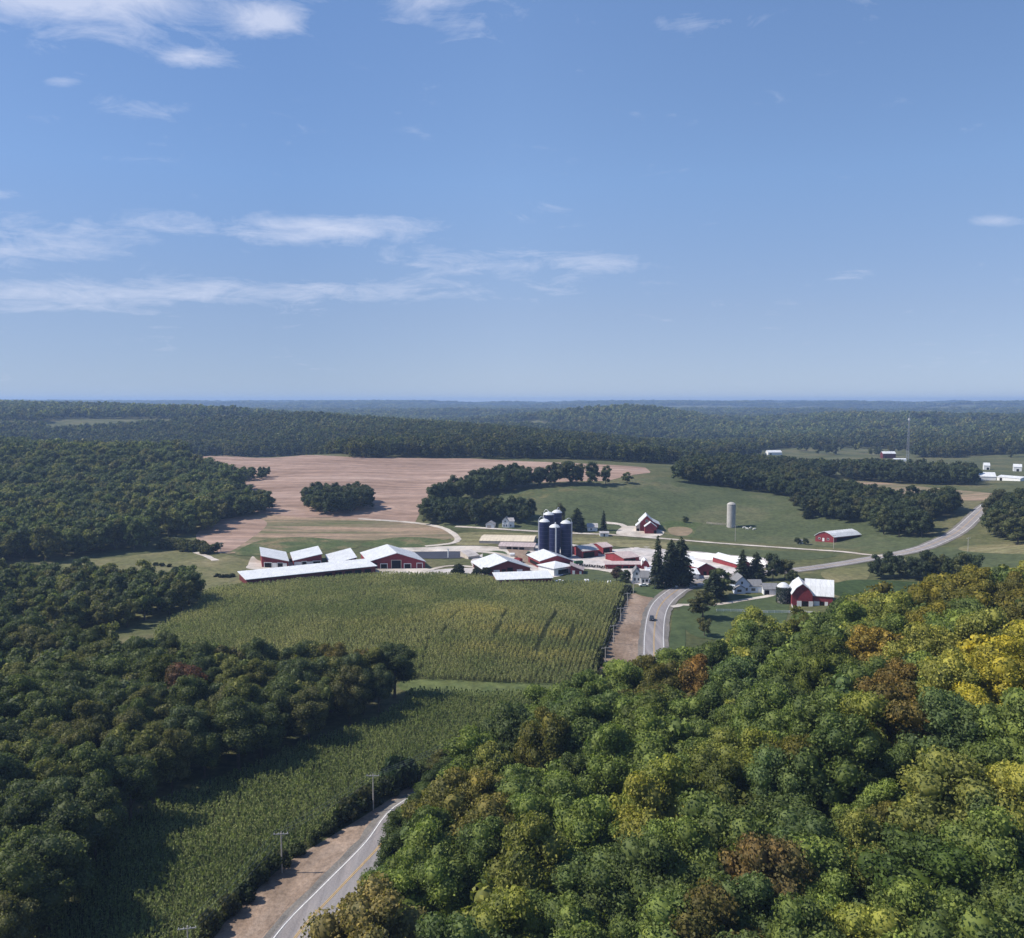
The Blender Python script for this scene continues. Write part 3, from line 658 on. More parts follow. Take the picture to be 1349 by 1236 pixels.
for x, y, h, w, c, wd, z in [(-12,193,.7,.8,(.08,.11,.04),'fresh green','roadside tree, second from the one leaning over the near highway'),(-6,200,.65,.8,(.06,.08,.035),'dark green','roadside tree, third from the one leaning over the near highway'),
    (0,207,.7,.85,(.09,.11,.04),'mid green','roadside tree, fourth from the one leaning over the near highway')]:
    T.append([x, y, None, h, w, np.array(c), wd, '*' + z])
zz = zt([t[0] for t in T], [t[1] for t in T])
for t, z in zip(T, zz): t[2] = z
PXc = []
for t in T:
    a, b, d = proj(t[0], t[1], t[2] + 12.5 * t[3]); PXc.append((a, b, d))
    for i, s in enumerate(SPOTS):
        if math.hypot(a - s[0], b - s[1]) < s[2] and d < 420 and t[7] in ('hill', 'near', 'mid'):
            t[5] = np.array(s[3]) * RNG.uniform(.9, 1.1); t[6] = s[4]; break
# how much of each tree the photograph's view shows
order = sorted(range(len(T)), key=lambda i: PXc[i][2]); buf = np.zeros((309, 338), bool); vis = np.zeros(len(T))
for i in order:
    a, b, d = PXc[i]
    if d < 30 or not (-60 < a < 1410 and 480 < b < 1330): continue
    rx, rz = 5.0 * T[i][4] * F / d / 4, 5.6 * T[i][3] * F / d / 4
    ca, cb = a / 4, b / 4; i0, i1 = max(0, int(cb - rz)), min(309, int(cb + rz) + 1); j0, j1 = max(0, int(ca - rx)), min(338, int(ca + rx) + 1)
    if i1 <= i0 or j1 <= j0: continue
    yy, xx = np.mgrid[i0:i1, j0:j1]; m = ((xx - ca) / rx) ** 2 + ((yy - cb) / rz) ** 2 < 1
    vis[i] = (m & ~buf[i0:i1, j0:j1]).sum() + (0.01 if m.any() else 0); buf[i0:i1, j0:j1] |= m
star = [i for i in range(len(T)) if T[i][7][0] == '*']
for i in star: vis[i] += 1e6
rank = sorted(range(len(T)), key=lambda i: -vis[i]); BIG = set(rank[:300])

crown_me = [npmesh('crown', v, f, [M['leaf_o']]) for v, f in HI]
crown_mid = [npmesh('crown', v, f, [M['leaf_o']]) for v, f in MID]
tm = []
for i in range(3):
    b = trunk_mb(); me = bpy.data.meshes.new('trunk'); me.from_pydata(b.v, [], b.f); me.materials.append(M['bark']); me.update(); tm.append(me)

def where(t, p):
    a, b, d = p; z = t[7]
    if z[0] == '*': return z[1:], None
    if z == 'hill':
        v = 'at its skyline' if b < 850 and a > 1000 else 'high up' if b < 930 else 'halfway up' if b < 1040 else 'low down' if b < 1140 else 'along the bottom edge'
        h = 'beside the highway' if a < 700 else 'left of centre' if a < 900 else 'in the middle' if a < 1080 else 'right of centre' if a < 1220 else 'by the right edge'
        return f'tree in right hillside wood, {v}, {h}', f'right hillside wood trees {v} {h}'
    if z == 'near':
        h = 'by the left edge' if a < 120 else 'in its left half' if a < 270 else 'in its right half' if a < 420 else 'at its right tip'
        v = 'in the back rows' if b < 900 else 'in the middle rows' if b < 990 else 'in the front rows'
        return f'tree in near left wood, {v}, {h}', f'dark left wood trees {v} {h}'
    nm = {'mid': 'tree in the small wood between left pasture and corn knoll', 'lefthill': 'tree at the lower edge of the wooded hill on the left', 'knob': 'tree in the rounded tip of the left hill wood',
          'spur': 'tree in the thin row reaching into the tan cropland', 'clump': 'tree in the island of trees on the tan cropland', 'lowrow': 'tree in the grove left of the blue silos',
          'crest': 'tree in the line along the pasture crest', 'pasturewood': 'tree in the wood above the lone long red barn', 'rightedge': 'tree in the wood by the upper highway at the right edge',
          'row': 'tree in the short row below the upper highway', 'belt': 'tree in the far dark belt on the right'}[z]
    if z == 'mid': nm += ', left part' if a < 110 else ', right part'
    if z == 'pasturewood': nm += ', left part' if a < 1120 else ', right part'
    return nm, z + ' trees'

SUF = []
for i in rank[:300]:
    t = T[i]; p = PXc[i]; w, g = where(t, p)
    lab = f'{t[6]} {w}' if not w.startswith(('brownish', 'lone', 'dense', 'low', 'small', 'left', 'right', 'round')) else w
    if g is not None: g = f'{t[6]} {g}'
    r = thing('broadleaf_tree', lab, 'tree', (t[0], t[1], t[2]), g, RNG.uniform(0, 6.28)); q_ = RNG.uniform(.85, 1.18); r.scale = (t[4] * q_, t[4] / q_, t[3])
    me = crown_me[RNG.integers(len(crown_me))] if p[2] < 330 else crown_mid[RNG.integers(len(crown_mid))]
    c = link('crown', me, r); c.color = (*[float(k) for k in t[5]], 1); link('trunk', tm[RNG.integers(3)], r)

# everything beyond the 300 largest: one object
rest = [i for i in range(len(T)) if i not in BIG]
P = [(T[i][0], T[i][1], T[i][2]) for i in rest]; S = [(T[i][4], T[i][4], T[i][3]) for i in rest]; TI = [tuple(T[i][5]) for i in rest]
D = np.array([math.hypot(p[0], p[1]) for p in P]); PID = np.where(D < 950, RNG.integers(0, 5, len(P)), RNG.integers(5, 10, len(P)))
# wooded ridges out to the horizon, cell size growing with distance
CLEAR = [W((985,594),(1100,589),(1180,592),(1210,598),(1200,607),(1140,607),(1000,603)), W((1110,583),(1200,582),(1260,585),(1255,588),(1180,588)), W((1262,602),(1349,598),(1420,602),(1420,612),(1349,612),(1270,611)), W((1222,571),(1268,571),(1262,565),(1228,565)),
         W((1276,634),(1340,642),(1420,650),(1420,606),(1300,606),(1270,616)), W((1040,612),(1150,614),(1160,622),(1095,624)), W((960,606),(1010,610),(1000,602)), W((1285,655),(1360,662),(1360,640),(1290,640))]
def ring(r0, r1, ca, cr):
    out = []; r = r0
    while r < r1:
        n = int(1.32 / (ca if r > 1700 else 8.8 / r)); a = -.66 + (np.arange(n) + RNG.uniform(-.5, .5, n)) * 1.32 / n
        rr_ = r * (1 + RNG.uniform(-.5, .5, n) * (cr if r > 1700 else 8 / r)); out.append(np.stack([rr_ * np.sin(a), rr_ * np.cos(a)], -1)); r *= 1 + (cr if r > 1700 else 8.2 / r)
    return np.vstack(out)
Q = ring(960, 1700, .0052, .007); 
front = W((-300,586),(-100,583),(0,580),(140,592),(235,601),(400,599.5),(455,601),(468,607),(520,602.5),(620,603.5),(720,608),(820,613.5),(880,611.5),(925,612),(935,604),(1100,600),(1349,604),(1500,600))
front = np.vstack([front, [(2500, 1500), (2500, 2500), (-2500, 2500), (-2500, 900)]])
Q = Q[inside(Q[:, 0], Q[:, 1], front)]
Q2 = ring(1701, 11500, .0052, .0085); Q = np.vstack([Q, Q2])
for c in CLEAR: Q = Q[~inside(Q[:, 0], Q[:, 1], np.array(c)) | (RNG.random(len(Q)) < .03)]
r = np.hypot(Q[:, 0], Q[:, 1])
pale = (r > 1800) & (fbm(Q[:, 0] / 420 + 31, Q[:, 1] / 260 + 7, 3) > .64); Q = Q[~pale]; r = r[~pale]
qz = zt(Q[:, 0], Q[:, 1]); k = np.maximum(1, r * .0052 / 8.6)
n = len(Q); h = RNG.uniform(.65, 1.3, n)
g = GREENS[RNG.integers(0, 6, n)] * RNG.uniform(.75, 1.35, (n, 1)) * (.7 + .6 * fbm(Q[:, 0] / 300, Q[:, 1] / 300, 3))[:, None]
g = g * (.70 + .30 * np.clip((r - 1700) / 500, 0, 1))[:, None]  # nearer ridge tint darkened to set off the lit left hill
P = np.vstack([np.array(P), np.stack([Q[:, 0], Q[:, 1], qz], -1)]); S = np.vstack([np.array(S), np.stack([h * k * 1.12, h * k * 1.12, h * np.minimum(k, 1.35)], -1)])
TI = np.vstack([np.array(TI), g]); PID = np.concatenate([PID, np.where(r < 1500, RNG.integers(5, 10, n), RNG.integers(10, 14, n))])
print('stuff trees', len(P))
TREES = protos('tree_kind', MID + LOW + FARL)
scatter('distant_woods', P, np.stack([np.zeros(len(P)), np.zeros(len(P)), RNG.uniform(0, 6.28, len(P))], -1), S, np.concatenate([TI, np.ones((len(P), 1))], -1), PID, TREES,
        'dense dark green woods covering the hills and ridges out to the horizon', 'woods')

# spruces
spr = [npmesh('crown', *spruce(24, 4.3), [M['leaf_o']]), npmesh('crown', *spruce(24, 5.2, 34), [M['leaf_o']]), npmesh('crown', *spruce(24, 2.6, 26), [M['leaf_o']])]
b = MB().tube([(0, 0, -.6), (0, 0, 6), (0, 0, 22.5)], [.42, .34, .05], 8); stm = bpy.data.meshes.new('trunk'); stm.from_pydata(b.v, [], b.f); stm.materials.append(M['bark']); stm.update()
for px, py, hh, ww, k, lab in [
    (866,775,1.08,.88,0,'tall spruce with a bare lower trunk, left one of the pair by the white farmhouse'), (884,772,.96,1.2,1,'bushy tall spruce in the middle of the clump by the highway bend'),
    (897,772,1.02,1.25,1,'tall dark spruce, right one of the clump by the highway bend'), (760,699,.66,1.25,1,'broad dark spruce standing behind the blue silos'), (795,699,.58,.8,2,'slim spruce right of the broad one behind the silos'),
    (978,765,.66,.95,0,'dark spruce between highway and silage bags, left of the two'), (996,764,.6,.95,1,'dark spruce between highway and silage bags, right of the two'), (940,790,.55,1.1,1,'low spreading spruce at the left end of the blue house trees'),
    (1064,683,.42,.9,0,'dark spruce alone at the left tip of the pasture wood'), (1031,793,.0,.0,0,'x')]:
    if hh == 0: continue
    x, y = U(px, py); r_ = thing('spruce_tree', lab, 'tree', (x, y, z1(x, y)), 'spruces around the farmsteads', RNG.uniform(0, 6.28)); r_.scale = (ww, ww, hh)
    c = link('crown', spr[k], r_); c.color = (.032, .046, .026, 1); link('trunk', stm, r_)

# shrubs
SH = [npmesh('foliage', *crown(12, 90, .26, Rx=1.9, Rz=1.5, zc=1.25, lr=(.6, .95)), [M['leaf_o']]) for _ in range(4)]
SHT = bpy.data.meshes.new('stem'); b = MB()
for i in range(4):
    a = i * 1.6; b.tube([(0, 0, -.2), (math.cos(a) * .5, math.sin(a) * .5, .8), (math.cos(a), math.sin(a), 1.6)], [.07, .05, .02], 5)
SHT.from_pydata(b.v, [], b.f); SHT.materials.append(M['bark']); SHT.update()
def shrub(x, y, s, c, lab, grp, h=1.):
    r_ = thing('shrub', lab, 'shrub', (x, y, z1(x, y)), grp, RNG.uniform(0, 6.28)); r_.scale = (s, s * RNG.uniform(.85, 1.15), s * h)
    o = link('foliage', SH[RNG.integers(4)], r_); o.color = (*c, 1); link('stem', SHT, r_)
G_ = 'shrubs between the valley corn and the dirt verge'
for i, (px, py, s) in enumerate([(275,1232,1.3),(300,1207,1.2),(322,1190,1.0),(340,1168,1.2),(356,1152,1.3),(372,1140,1.0),(392,1126,.8),(412,1112,.8),(432,1098,1.0),(448,1085,1.3),(458,1080,1.5),(470,1070,1.6),(478,1066,1.5),
    (497,1056,1.3),(512,1048,1.4),(526,1038,1.5),(540,1032,1.2),(556,1024,1.0),(572,1016,1.2),(590,1010,1.3),(604,1004,1.8),(618,1000,1.9),(632,992,1.8),(646,986,2.0),(660,978,2.0),(676,966,2.0),(692,956,1.8),(708,947,1.8),(724,940,1.6),(742,930,1.7),(756,922,1.6),(770,914,1.6),(784,906,1.4),(796,902,1.3)]):
    x, y = U(px, py); k = RNG.integers(0, 3); c = [(.045,.06,.022), (.032,.045,.02), (.06,.062,.028)][k]; w = ['green', 'dark green', 'olive'][k]
    seg = 'at the bottom edge' if py > 1180 else 'around the nearest utility pole' if py > 1110 else 'by the second utility pole' if py > 1045 else 'before the small round tree' if py > 1020 else 'at the narrow end of the dirt verge'if py > 975 else 'where the valley corn meets the hillside wood'
    shrub(x, y, s, c, f'{w} shrub between valley corn and verge, {seg}', f'{w} shrubs {seg}', 1.15)
shrub(*U(527,1036), 1.9, (.035,.06,.028), 'tall conical dark shrub on the corn edge past the second utility pole', 'corn edge landmark shrub', 1.7)
for px, py, s, lab in [(604,757,2.0,'larger round dark bush on the pale pad in front of the long silage strip'), (627,758,1.4,'smaller round dark bush on the pale pad near the cream-doored barn'),
    (640,758,1.5,'dark bush touching the left end of the long white roofed shed'), (829,780,1.2,'dark bush at the far end of the hedge by the power pole'), (1147,0,0,'x')]:
    if s: shrub(*U(px, py), s, (.028,.034,.02), lab, None)
for i in range(26):
    t = i / 25; px = 215 + 60 * t; py = 719 + 8 * t + RNG.uniform(-4, 4); k = i % 2
    shrub(*U(px + RNG.uniform(-3, 3), py), RNG.uniform(1.3, 2.2), [(.075,.085,.035), (.10,.10,.045)][k], f'{["green", "straw-green"][k]} bush in the scrub strip at the foot of the left hill wood', f'{["green", "straw"][k]} scrub strip bushes', 1.0)
for i in range(30):                                       # weeds along the field edge beside the graded dirt
    t = i / 29; a = np.array(U(826, 783)); 
    pl = np.array(W((826,783),(818,803),(806,838),(790,880),(768,902))); q = resample(pl, 1, False); x, y = q[int(t * (len(q) - 1))]
    shrub(x - 1, y, RNG.uniform(.7, 1.1), (.03,.038,.018), 'dark weedy bush in the hedge between the corn knoll and the graded dirt', 'hedge bushes by the graded dirt', 1.1)
for i, (px, py) in enumerate([(205,745),(213,746),(222,747),(231,750),(240,749),(286,760),(292,761),(300,761),(306,760)]):
    shrub(*U(px, py), RNG.uniform(.7, 1.), (.03,.04,.02), f'low dark bush in a short {"left" if px < 245 else "right"} row on the left pasture', f'{"left" if px < 245 else "right"} row of low pasture bushes', .7)


# ------------------------------------------------------------------ buildings
def quad_pt(O, u, v, zb):
    return lambda s, t, h: (O[0] + u[0] * s + v[0] * t, O[1] + u[1] * s + v[1] * t, zb + h)

def walls_roof(root, P, Wd, L, prof, wall, roof, over=.5, th=.22, deep=1.2):
    """prof: (s, h) across the gable; extruded 0..L"""
    b = MB(); pr = list(prof)
    for t, rev in ((0, False), (L, True)):
        c = [P(0, t, -deep), P(Wd, t, -deep)] + [P(s, t, h) for s, h in reversed(pr)]
        b.poly(c[::-1] if rev else c)
    b.poly([P(0, 0, -deep), P(0, 0, pr[0][1]), P(0, L, pr[0][1]), P(0, L, -deep)]); b.poly([P(Wd, 0, -deep), P(Wd, L, -deep), P(Wd, L, pr[-1][1]), P(Wd, 0, pr[-1][1])])
    b.build('wall', wall, root)
    r = MB(); q = pr[:]
    def ext(a, c, d):
        k = math.hypot(a[0] - c[0], a[1] - c[1]); return (a[0] + (a[0] - c[0]) / k * d, a[1] + (a[1] - c[1]) / k * d)
    q[0] = ext(pr[0], pr[1], over); q[-1] = ext(pr[-1], pr[-2], over)
    g = .03
    for a, c in zip(q, q[1:]):
        r.hexa([P(a[0], -over, a[1] + g), P(c[0], -over, c[1] + g), P(c[0], L + over, c[1] + g), P(a[0], L + over, a[1] + g),
                P(a[0], -over, a[1] + g + th), P(c[0], -over, c[1] + g + th), P(c[0], L + over, c[1] + g + th), P(a[0], L + over, a[1] + g + th)])
    for a, c in zip(q, q[1:]):                        # standing seams
        for i in range(int(L / 2.2) + 1):
            t = -over + .05 + i * 2.2
            if t > L + over - .2: break
            r.hexa([P(a[0], t, a[1] + g + th - .02), P(c[0], t, c[1] + g + th - .02), P(c[0], t + .16, c[1] + g + th - .02), P(a[0], t + .16, a[1] + g + th - .02),
                    P(a[0], t, a[1] + g + th + .09), P(c[0], t, c[1] + g + th + .09), P(c[0], t + .16, c[1] + g + th + .09), P(a[0], t + .16, a[1] + g + th + .09)])
    r.build('roof', roof, root)

def hole(root, P, Wd, L, face, a0, a1, h0, h1, kind, mat=None, frame=None):
    def Q(a, h, out):
        return {'F': lambda: P(a, -out, h), 'B': lambda: P(a, L + out, h), 'L': lambda: P(-out, a, h), 'R': lambda: P(Wd + out, a, h)}[face]()
    def slab(a0, a1, h0, h1, out):
        return MB().hexa([Q(a0, h0, -.15), Q(a1, h0, -.15), Q(a1, h0, out), Q(a0, h0, out), Q(a0, h1, -.15), Q(a1, h1, -.15), Q(a1, h1, out), Q(a0, h1, out)])
    if kind == 'window':
        f = slab(a0 - .12, a1 + .12, h0 - .12, h1 + .12, .05).build('window', frame or 'white', root)
        s = slab(a0, a1, h0, h1, .09)
        off = root.location; s.v = [(p[0] - off[0], p[1] - off[1], p[2] - off[2]) for p in s.v]; s.build('pane', 'glass', f, world=False)
    else:
        o = slab(a0, a1, h0, h1, .10).build(kind, mat or 'opening', root)  # flat slab on the wall; default colour paints a dark interior
        if frame:
            s = slab(a0 - .35, a1 + .35, h0, h1 + .35, .06); off = root.location
            s.v = [(p[0] - off[0], p[1] - off[1], p[2] - off[2]) for p in s.v]; s.build('frame', frame, o, world=False)

def frame_of(A, B, v=None, z=None):
    A, B = np.array(A, float), np.array(B, float); u = B - A; Wd = np.hypot(*u); u /= Wd
    v = np.array([-u[1], u[0]]) if v is None else np.array(v, float) / np.hypot(*v)
    return A, u, v, Wd, (min(z1(*A), z1(*B)) if z is None else z)

def gable(name, lab, cat, A, B, L, prof, wall='red', roof='whiteroof', skew=0., v=None, holes=(), z=None, root=None, over=.5, group=None, frac=True, back=0.):
    """gable end (or any profile) from A to B, facing the camera; prof in (fraction, height)"""
    A = A[1:] if A[0] == 'w' else U(*A); B = B[1:] if B[0] == 'w' else U(*B)
    vv = v if v is not None else None
    A, u, v, Wd, zb = frame_of(A, B, vv, z)
    if skew and vv is None:
        v = np.array([skew, 1.]); v /= np.hypot(*v)
    A = A + v * back
    P = quad_pt(A, u, v, zb)
    if root is None: root = thing(name, lab, cat, (A[0] + u[0] * Wd / 2, A[1] + u[1] * Wd / 2, zb), group)
    bpy.context.view_layer.update() if False else None
    walls_roof(root, P, Wd, L, [(f * Wd, h) for f, h in prof], wall, roof, over)
    for h in holes: hole(root, P, Wd, L, *h)
    return root, P, Wd

def eaves(name, lab, cat, A, B, D, prof, wall='red', roof='whiteroof', holes=(), z=None, root=None, over=.5, group=None, v=None, back=0.):
    """long side from A to B faces the camera; prof: (fraction of depth from the near side, height). Hole faces: F near side, L/R gable ends"""
    A = A[1:] if A[0] == 'w' else U(*A); B = B[1:] if B[0] == 'w' else U(*B)
    A, u, n, Ln, zb = frame_of(A, B, v, z)
    A = A + n * back
    P0 = quad_pt(A, u, n, zb); P = lambda s, t, h: P0(t, D - s, h)        # gable frame: s from far to near, t along the building
    if root is None: root = thing(name, lab, cat, (A[0] + u[0] * Ln / 2, A[1] + u[1] * Ln / 2, zb), group)
    walls_roof(root, P, D, Ln, [((1 - f) * D, h) for f, h in reversed(prof)], wall, roof, over)
    m = {'F': 'R', 'L': 'F', 'R': 'B', 'B': 'L'}
    for h in holes: hole(root, P, D, Ln, m[h[0]], *h[1:])
    return root, P, Ln
G2 = lambda e, a: [(0, e), (.5, a), (1, e)]

# left freestall barns
gable('cattle_barn', 'leftmost white-roofed red barn, its roof sloping down to the right', 'barn', (345,747.5), (380,749), 30, [(0,6.4),(1,4.0)], skew=-.32,
      holes=[('F',1.6,5.6,.2,2.8,'door',None,'white'),('F',9.3,12.2,.2,2.8,'door',None,'white'),('F',6.1,8.8,0,2.9,'panel','white'),('F',12.5,14.6,0,2.9,'panel','white')])
gable('cattle_barn', 'second barn from the left, white roof rising to the right with two dark doors', 'barn', (387,747), (424,746), 27, [(0,3.6),(1,6.8)], skew=-.32,
      holes=[('F',4.6,6.9,.1,2.9,'door',None,'white'),('F',10.6,14.6,.1,2.9,'door',None,'white'),('F',.3,4.1,0,2.9,'panel','white'),('F',7.3,10.2,0,2.9,'panel','white')])
gable('cattle_barn', 'third barn from the left, plain white roof partly behind the long low barn', 'barn', (436,751), (469.5,750), 31, [(0,3.2),(1,6.4)], skew=-.31,
      holes=[('F',9,13,.1,2.8,'door',None,'white')])
gable('cattle_barn', 'wide red gabled barn with a broad white roof and five dark doors', 'barn', (486,749.5), (560,749), 30, [(0,3.9),(.5,8.6),(1,3.9)], skew=-.33,
      holes=[('F',1.8,4.6,.1,3.2,'door',None,None),('F',6.6,10,.1,2.6,'door',None,'white'),('F',12.6,17.6,.1,4.6,'door','opening','cream'),('F',19.6,23,.1,2.6,'door',None,'white'),('F',26.6,29.4,.1,2.9,'door','darkred','white')])
eaves('cattle_barn', 'very long low barn with a white roof standing slantwise at the corn edge', 'barn', ('w',-131,418), ('w',-73,453), 15, [(0,4.3),(1,5.5)], wall='darkred', z=1.0, over=.8,
      holes=[('F',40+i*5.4,43.6+i*5.4,.8,3.2,'door') for i in range(5)])
# centre
gable('cattle_barn', 'big white-roofed gabled barn just left of the blue silos with pale sliding doors', 'barn', (638,757.5), (698.5,757.5), 22, [(0,3.6),(.5,7.7),(1,3.6)], wall='darkred', skew=-.33, z=0.3, over=1.0,
      holes=[('F',5,8.2,0,2.9,'door','white'),('F',9.5,11.6,0,3.2,'door'),('F',12.4,15.4,0,4,'door'),('F',17.6,20.6,0,2.9,'door','white'),('L',2,20,.6,2.6,'opening')])
r, P, Ln = eaves('long_shed', 'long low white-roofed red shed right at the corn edge in front of the silos', 'shed', (655,770), (727.5,770), 12, [(0,3.2),(1,4.4)], wall='red', z=.4,
      holes=[('F',17,28.5,.6,2.5,'opening','darkred')])
gable('cattle_barn', 'broad white-roofed barn directly under the blue silos', 'barn', (712,750), (754.7,749.5), 20, [(0,4.6),(.5,7.6),(1,4.6)], skew=-.34, over=.9, z=0,
      holes=[('F',11,16.5,.1,3.4,'opening'),('L',2,17,.8,2.8,'opening')])
def hip(name, lab, cat, cx, cy, hw, ang, e, a, zb, roof='whiteroof'):
    root = thing(name, lab, cat, (cx, cy, zb)); b = MB().box(cx, cy, zb - 1, 2 * hw, 2 * hw, e + 1, ang); b.build('wall', 'white', root)
    o = hw + .7; c = [(cx + (dx * math.cos(ang) - dy * math.sin(ang)) * o, cy + (dx * math.sin(ang) + dy * math.cos(ang)) * o) for dx, dy in ((-1,-1),(1,-1),(1,1),(-1,1))]
    m = MB(); base = [(p[0], p[1], zb + e + .02) for p in c]; ap = (cx, cy, zb + a); up = [(p[0], p[1], zb + e + .25) for p in c]
    m.poly(base[::-1])
    for i in range(4):
        j = (i + 1) % 4; m.poly([base[i], base[j], up[j], up[i]]); m.poly([up[i], up[j], ap])
    m.build('roof', roof, root)
    s = MB(); k = math.cos(ang - math.pi / 4)
    nx, ny = math.sin(ang), -math.cos(ang); ux, uy = math.cos(ang), math.sin(ang)
    s.hexa([(cx + nx * (hw + f) + ux * g, cy + ny * (hw + f) + uy * g, zb + h) for h in (.1, 2.6) for g, f in ((-3.6, -.1), (3.6, -.1), (3.6, .08), (-3.6, .08))]).build('door', 'opening', root)
hip('milking_parlour', 'white building with a four-sided white roof below the blue silos', 'building', 23.6, 462, 6.6, math.radians(38), 3.6, 6.2, .2)
gable('calf_shed', 'small red shed with its roof falling to the right beside the four-sided white roof', 'shed', (751.5,757), (768,757), 8, [(0,5.0),(1,2.4)], roof='pinkroof',
      holes=[('F',1,2.4,.1,2.2,'door','white'),('F',4.8,6,.1,1.9,'door','white')])
eaves('machine_shed', 'open-fronted red shed with a grey roof right of the blue silos', 'shed', (767.5,736), (788,733), 17, [(0,4.3),(.5,6.2),(1,4.3)], roof='greyroof', v=(-6,17),
      holes=[('F',.5,8.6,.1,3.5,'opening')])
eaves('machine_shed', 'small red shed with a pinkish roof behind the grey-roofed open shed', 'shed', (794.5,731), (806.5,729.5), 15, [(0,4.4),(.5,5.8),(1,4.4)], roof='pinkroof', v=(-7,15),
      holes=[('F',.4,4.9,.1,3.7,'opening')])
eaves('machine_shed', 'long red shed with a faded pink roof above the white farmhouse', 'shed', (821.5,743), (842,740.5), 17, [(0,3.2),(.5,5.0),(1,3.4)], roof='pinkroof', v=(-9,15),
      holes=[('F',.6,8.2,.1,2.6,'opening')])
eaves('feed_shed', 'narrow white-roofed feeding shed running left of the tiny red gambrel shed', 'shed', (798,750), (845,749), 5, [(0,2.6),(1,3.3)], roof='pinkroof',
      holes=[('F',6+i*3.6,8.8+i*3.6,.1,1.9,'opening') for i in range(3)])
GAM = lambda e, k, a, q=.2: [(0, e), (q, k), (.5, a), (1 - q, k), (1, e)]
gable('gambrel_shed', 'tiny red gambrel-fronted shed left of the tall spruces', 'shed', (845,750), (855.5,750), 8, GAM(2.4,4.2,5.4), z=.6, holes=[('F',1.5,3.0,.1,2,'door','white')], over=.25)
eaves('white_shed', 'low white-roofed shed between the tiny red gambrel shed and the parked cars', 'shed', (852,760), (880,760), 9, [(0,2.6),(.5,3.9),(1,2.6)], wall='white', holes=[('F',2,5,.1,2.2,'door')])
r, P, _ = gable('farmhouse', 'white farmhouse with grey roofs by the corn, behind a row of parked cars', 'house', (833.2,767.5), (843.5,767.5), 8, G2(4.8,7.4), wall='white', roof='shingle', over=.35,
      holes=[('F',.8,1.6,1,2.4,'window'),('F',2.6,3.5,1,2.4,'window'),('F',1.7,2.6,4,5.2,'window'),('L',2,3,1,2.4,'window')])
eaves('', '', '', (843.7,769), (855,769), 7, G2(3.2,5.8), wall='white', roof='shingle', root=r, holes=[('F',.8,1.8,.1,2.1,'door','glass'),('F',2.6,3.7,1,2.2,'window')])
c = U(839, 752); MB().box(c[0] + 1, c[1] - 14, z1(*c) + 6.6, .7, .7, 1.7).build('chimney', 'cream', r)

# twin gabled red barn behind
r, P, _ = gable('twin_gable_barn', 'red barn with two white-trimmed gables on the pale lot behind the lane', 'barn', (843,700), (862,700.5), 16, [(0,6.8),(.47,11.6),(.9,7.6),(1.35,5.4)], z=2.4, over=.7, holes=[('F',4,5.4,7.2,8.6,'window')])
gable('', '', '', (849.4,703.5), (864.8,703.8), 6, G2(5.0,8.0), z=2.2, root=r, over=.4, holes=[('F',6.1,8.0,.1,2.6,'door')])
gable('', '', '', (837.8,700), (843,700.2), 9, [(0,4.2),(1,6.4)], wall='cream', z=2.4, root=r, over=.4, holes=[('F',.4,2.3,.1,2.6,'door')])
eaves('white_shed', 'small white box shed alone beside the lane right of the slim spruce', 'shed', (790.5,707), (801.5,707), 4, [(0,2.3),(.5,3.2),(1,2.3)], wall='white', roof='greyroof', holes=[('F',2.4,3.3,.1,1.9,'door')])
gable('white_garage', 'little white gabled garage left of the small white house at the grove edge', 'garage', (640,696), (651,696.2), 8, G2(2.6,4.4), wall='white', roof='greyroof', holes=[('F',1,3.8,.1,2.1,'door','cream')])
r, P, _ = gable('small_house', 'small two-storey white house in front of the grove', 'house', (661.5,695), (670,695.4), 7, G2(4.9,7.2), wall='white', roof='shingle', over=.35,
      holes=[('F',.9,1.7,1,2.3,'window'),('F',2.6,3.4,1,2.3,'window'),('F',1.7,2.6,3.9,5,'window')])
eaves('', '', '', (670.2,695.4), (677.5,695), 6, G2(4.4,6.4), wall='white', roof='greyroof', root=r, over=.3, holes=[('F',1,1.9,1,2.2,'window')])
eaves('small_house', 'low white house half hidden by the dark spruces behind the silos', 'house', (774,700), (787,700), 7, G2(2.8,4.9), wall='white', roof='greyroof', holes=[('F',2,3,.9,2,'window')])
# red complex with silage bags on the right
gable('dairy_barn', 'red gabled barn with a white roof right of the tall spruces beside the highway', 'barn', (920,758.5), (946,758.5), 22, [(0,4.4),(.36,6.6),(1,3.4)], skew=-.5,
      holes=[('F',2.6,4.2,.1,2.3,'door'),('F',5.4,7.2,.1,2.3,'door')])
eaves('dairy_barn', 'long narrow red barn slanting behind the roadside gabled barn', 'barn', (921,742), (953,751), 8, [(0,3.2),(.5,5.2),(1,3.2)], back=9)
eaves('dairy_barn', 'wide white roof touching the right side of the tall spruces', 'barn', (900,752), (917,752), 22, [(0,3.2),(.5,6.2),(1,3.2)], wall='white', holes=[('F',2,5,.1,2.2,'door')])
eaves('white_shed', 'low white roadside shed at the foot of the wide white roof', 'shed', (903,763), (921,763), 9, [(0,2.5),(1,3.6)], wall='white', holes=[('F',2,4,.1,1.9,'door')])
